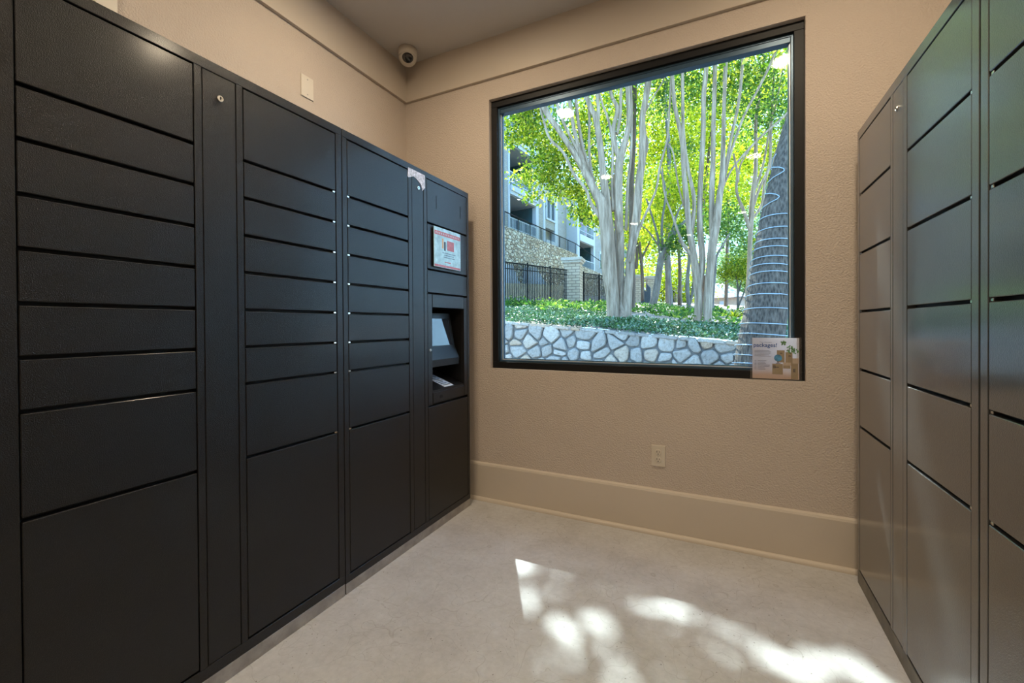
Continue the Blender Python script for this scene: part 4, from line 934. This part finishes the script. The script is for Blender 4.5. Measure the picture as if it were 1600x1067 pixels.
# arched iron gate
t = thing('iron_gate', 'black iron arched gate between grey trunk and far brick pillar', 'gate', P(1043, 478, 31))
D = 31
for k in range(9):
    px = 1031+k*3; h = 458-8*math.sin(math.pi*k/8)
    bm = NB(); cyl(bm, P(px, 480, D), P(px, h, D), .018, n=6); obj('picket', rel(bm, t), M_rail, t)
bm = NB(); pts = [P(1031+k*1.2, 458-8*math.sin(math.pi*k/20), D) for k in range(21)]; tube(bm, pts, [.03]*21, 6); obj('arched_rail', rel(bm, t), M_rail, t)
bm = NB(); cyl(bm, P(1031, 472, D), P(1055, 472, D), .025, n=6); obj('lower_rail', rel(bm, t), M_rail, t)
a, b = P(1067, 479, 34), P(1078, 479, 36)
t = thing('board_fence', 'dark slatted fence right of the far brick pillar', 'fence', a)
bm = NB(); 
for k in range(9): 
    p = a.lerp(b, k/8); box(bm, p.x-.04, p.x+.03, p.y-.02, p.y+.02, p.z-.2, p.z+1.0)
obj('slats', rel(bm, t), M_slate, t)

# retaining wall, curb, buttresses
def wall_between(bm, p0, p1, z0a, z1a, z0b, z1b, th):
    d = Vector((p1[0]-p0[0], p1[1]-p0[1], 0)).normalized(); n_ = Vector((d.y, -d.x, 0))*th*-1
    v = [Vector((p0[0], p0[1], z0a)), Vector((p1[0], p1[1], z0b)), Vector((p1[0], p1[1], z1b)), Vector((p0[0], p0[1], z1a))]
    A_ = [bm.verts.new(x) for x in v]; B_ = [bm.verts.new(x+n_) for x in v]; bm.faces.new(A_); bm.faces.new(B_[::-1])
    for i in range(4): bm.faces.new((A_[i], B_[i], B_[(i+1) % 4], A_[(i+1) % 4]))
RW0, RW1 = P(770, 450, 18.3), P(903, 450, 27.5)
zrt = P(797, 356, 19.6).z
bm = NB(); wall_between(bm, RW0, RW1, 1.4, zrt, 1.6, zrt+.05, .6)
RW2 = P(985, 450, 40)
wall_between(bm, RW1, RW2, 1.6, P(911, 414, 28).z, 1.6, P(946, 436, 34).z, .6)
tag(obj('stone_retaining_wall', bm, M_rubble), 'tall tan rubble stone retaining wall under the apartment building', 'retaining wall')
t = thing('wall_railing', 'long black metal railing along the top of the stone retaining wall', 'railing', (RW0.x, RW0.y, zrt))
bm = NB(); a, b = Vector((RW0.x-.15, RW0.y, zrt+.72)), Vector((RW1.x-.15, RW1.y, zrt+.77)); c = P(985, 440, 38)
tube(bm, [a, b], [.025]*2, 6); tube(bm, [b, Vector((RW2.x-.15, RW2.y, P(944, 425, 33).z))], [.025]*2, 6); obj('top_rail', rel(bm, t), M_rail, t)
for k in range(9):
    p = a.lerp(b, k/8); bm = NB(); cyl(bm, (p.x, p.y, zrt-.05), (p.x, p.y, p.z), .022, n=6); obj('post', rel(bm, t), M_rail, t)
bm = NB()
for k in range(110):
    p = a.lerp(b, k/109); cyl(bm, (p.x, p.y, zrt+.02), (p.x, p.y, p.z), .006, n=4)
o = obj('baluster', rel(bm, t), M_rail, t); o['kind'] = 'stuff'
cu0, cu1 = P(775, 453, 16.6), P(880, 453, 21.5)
bm = NB(); wall_between(bm, cu0, cu1, cu0.z-1.2, P(793, 444, 17.3).z, cu1.z-1.2, P(877, 445, 21.3).z, .5)
tag(obj('stone_curb', bm, M_curb), 'low tan block curb at the foot of the stone retaining wall', 'curb')
for (xa, xb, xc, D, lb) in ((776, 801, 814, 17.9, 'pale sloping concrete buttress beside the left window jamb'), (824, 838, 856, 20.6, 'pale sloping concrete buttress left of the brick pillar')):
    bm = NB(); y_t, y_b = (414 if D < 18 else 418), 447
    A_ = [P(xa, y_b, D), P(xc, y_b, D+.8), P(xb, y_t, D+.5), P(xa, y_t, D)]; n_ = Vector((-.5, .1, 0))
    V1 = [bm.verts.new(x) for x in A_]; V2 = [bm.verts.new(x+n_) for x in A_]; bm.faces.new(V1); bm.faces.new(V2[::-1])
    for i in range(4): bm.faces.new((V1[i], V2[i], V2[(i+1) % 4], V1[(i+1) % 4]))
    tag(obj('concrete_buttress', bm, M_concr), lb, 'buttress')

# ------------------------------------------------------------------ apartment building
B0 = P(797, 506, 23.3); B0.z = 0; bdir = Vector((.084, .9965, 0)).normalized(); bn = Vector((bdir.y, -bdir.x, 0))
bt = thing('apartment_building', 'pale brick apartment building with white-banded balconies on the upper left', 'building', B0, math.atan2(bdir.y, bdir.x))
def fp(px, py):        # facade coordinates of a photo pixel
    r_ = ray(px, py); tt = (B0-CAM).dot(bn)/r_.dot(bn); p = CAM+r_*tt; return (p-B0).dot(bdir), p.z
def sX(px): return fp(px, 450)[0]
def bpart(name, m, *boxes, parent=None):
    bm = NB()
    for bx_ in boxes: box(bm, *bx_)
    return obj(name, bm, m, parent or bt)
# local axes: x along the facade, +y into the building (left), z up
s0, sA, sA2, sW0, sW1, sC, sD, sE, sF, sG = [sX(v) for v in (797, 797.1, 837, 853, 868, 870, 905, 927, 944, 955)]
z3, z2 = fp(797, 218)[1], fp(797, 297)[1]; fl = z3-z2; zB2 = fp(906, 371)[1]
zt = z3+2*fl; z0_ = z2-fl*1.6
DP = 2.2
# walls
bpart('brick_wall', M_brickB, (-9, 0, 0, 8, z0_, zt), (sA2+.35, sW0-.1, 0, 8, z0_, zt), (sW1+.15, sC, 0, 8, z0_, zt),
      (sW0-.1, sW1+.15, 0, 8, z0_, fp(860, 375)[1]-1.3), (sC, sD, .8, 8, z0_, z2+fl*.95), (sE+.3, sE+14, 0, 8, z0_-1, zB2+fl*1.3), (sW0-.1, sW1+.15, .35, 8, z0_, zt), (sW0-.1, sW1+.15, 0, 8, fp(860, 345)[1]-fl*.0-.55, fp(860, 345)[1]), (sW0-.1, sW1+.15, 0, 8, fp(860, 315)[1], fp(860, 315)[1]+1.2))
bpart('balcony_back_wall', M_teal, (0, sA2+.30, DP, 8, z0_, zt), (sD, sE+.28, DP, 8, z0_-1, zB2+fl*1.3), (sA2+.01, sA2+.3, .2, DP, z0_, zt), (sE+.01, sE+.28, .2, DP, z0_-1, zB2+fl*1.25), (.0, .06, .2, DP, z0_, zt), (sD, sD+.06, .2, DP, z0_-1, zB2+fl))
bpart('corner_post', M_bwhite, (sA2, sA2+.35, -.05, .2, z0_, zt), (sW0-.35, sW0-.1, -.04, .1, z0_, zt), (sC-.3, sC+.12, -.04, .9, z0_, zt), (sD-.45, sD, -.05, .8, z0_-1, zB2+fl), (sE, sE+.3, -.05, .2, z0_-1, zB2+fl), (-.15, .0, -.05, 0.2, z0_, zt))
for z in (z3+fl, z3, z2, z2-fl):
    s_ = bpart('balcony_slab', M_bwhite, (0, sA2, -.10, DP, z-.22, z+.22), (-.0, sA2, -.16, .02, z-.02, z+.26))
    bpart('soffit', M_soffit, (0.02, sA2, .0, DP, z-.27, z-.22), parent=s_)
for z in (zB2+fl, zB2):
    s_ = bpart('balcony_slab', M_bwhite, (sD, sE, -.10, DP, z-.25, z+.25)); bpart('soffit', M_soffit, (sD, sE, 0, DP, z-.30, z-.25), parent=s_)
def brail(a, b, z, nb, m):
    r0_ = bpart('balcony_rail', m, (a, b, -.06, -.02, z+.93, z+.98), (a, b, -.06, -.02, z+.38, z+.42))
    bx_ = [(a+(b-a)*k/nb-.012, a+(b-a)*k/nb+.012, -.055, -.03, z+.2, z+.93) for k in range(nb+1)]
    bpart('balusters', m, *bx_, parent=r0_)
brail(0, sA2, z3+.05, 26, M_railw); brail(0, sA2, z2+.05, 26, M_railw); brail(0, sA2, z2-fl+.3, 26, M_railw); brail(sD, sE, zB2+.15, 20, M_railw); brail(sD, sE, zB2-fl+.2, 20, M_railw)
for za, zb_ in ((fp(860, 343)[1], fp(860, 314)[1]), (fp(860, 343)[1]-fl*1.05, fp(860, 314)[1]-fl*1.05), (fp(860, 343)[1]+fl, fp(860, 314)[1]+fl)):
    f_w = bpart('window', M_bwhite, (sW0, sW0+.12, -.06, .12, za, zb_), (sW1-.12, sW1, -.06, .12, za, zb_), (sW0, sW1, -.06, .12, za-.12, za), (sW0, sW1, -.06, .12, zb_, zb_+.3), ((sW0+sW1)/2-.04, (sW0+sW1)/2+.04, -.04, .1, za, zb_))
    bpart('pane', M_bglass, (sW0+.1, sW1-.1, .05, .08, za, zb_), parent=f_w)
za, zb_ = fp(940, 420)[1], fp(940, 398)[1]; s1, s2 = sX(937), sX(945)
f_w = bpart('window', M_bwhite, (s1-.1, s1, -.06, .1, za, zb_), (s2, s2+.1, -.06, .1, za, zb_), (s1-.1, s2+.1, -.06, .1, zb_, zb_+.2)); bpart('pane', M_bglass, (s1, s2, -.02, .02, za, zb_), parent=f_w)
f_w = bpart('balcony_door', M_bwhite, (sA2*.35, sA2*.35+.12, DP-.06, DP, z2-fl, z2-.9), (sA2*.35, sA2*.9, DP-.06, DP, z2-1.0, z2-.85), (sA2*.9-.1, sA2*.9, DP-.06, DP, z2-fl, z2-.9)); bpart('pane', M_bglass, (sA2*.35+.1, sA2*.9-.1, DP-.05, DP-.02, z2-fl, z2-1), parent=f_w)
bpart('roof_fascia', M_bwhite, (sC, sD, .5, 1.0, z2+fl*.85, z2+fl*1.05))
# toy house on the far balcony
tp_ = B0+bdir*sX(918)+Vector((bn.x, bn.y, 0))*(-.5); tz = zB2+.25
t = thing('toy_playhouse', 'small white and pink toy playhouse on the far balcony', 'toy', (tp_.x, tp_.y, tz))
bm = NB(); box(bm, -.35, .35, -.3, .3, 0, .9, .02); obj('house_wall', bm, M_bwhite, t)
bm = NB(); prism(bm, [(-.42, .9), (.42, .9), (0, 1.3)], 'y', -.35, .35); obj('roof', bm, M_pink, t)
bm = NB(); box(bm, .345, .36, -.12, .1, .2, .6); obj('door', bm, M_pink, t)

# distant house
hp = P(1104, 486, 46)
t = thing('distant_house', 'low brick house with pale hipped roof far behind the right-hand trees', 'house', (hp.x, hp.y, hp.z-.5), -0.25)
bm = NB(); box(bm, -3.2, 3.2, 0, 5, 0, 1.9); obj('house_wall', bm, M_housew, t)
bm = NB(); v = [(-3.7, -.5, 1.85), (3.7, -.5, 1.85), (3.7, 5.5, 1.85), (-3.7, 5.5, 1.85), (-1.2, 2.5, 3.6), (1.0, 2.5, 3.6)]
v = [bm.verts.new(x) for x in v]
for f in ((0, 1, 5, 4), (1, 2, 5), (2, 3, 4, 5), (3, 0, 4), (3, 2, 1, 0)): bm.faces.new([v[i] for i in f])
obj('roof', bm, M_roof, t)
bm = NB(); box(bm, 1.3, 2.1, -.04, .02, .9, 1.5); obj('window', bm, M_bwhite, t)
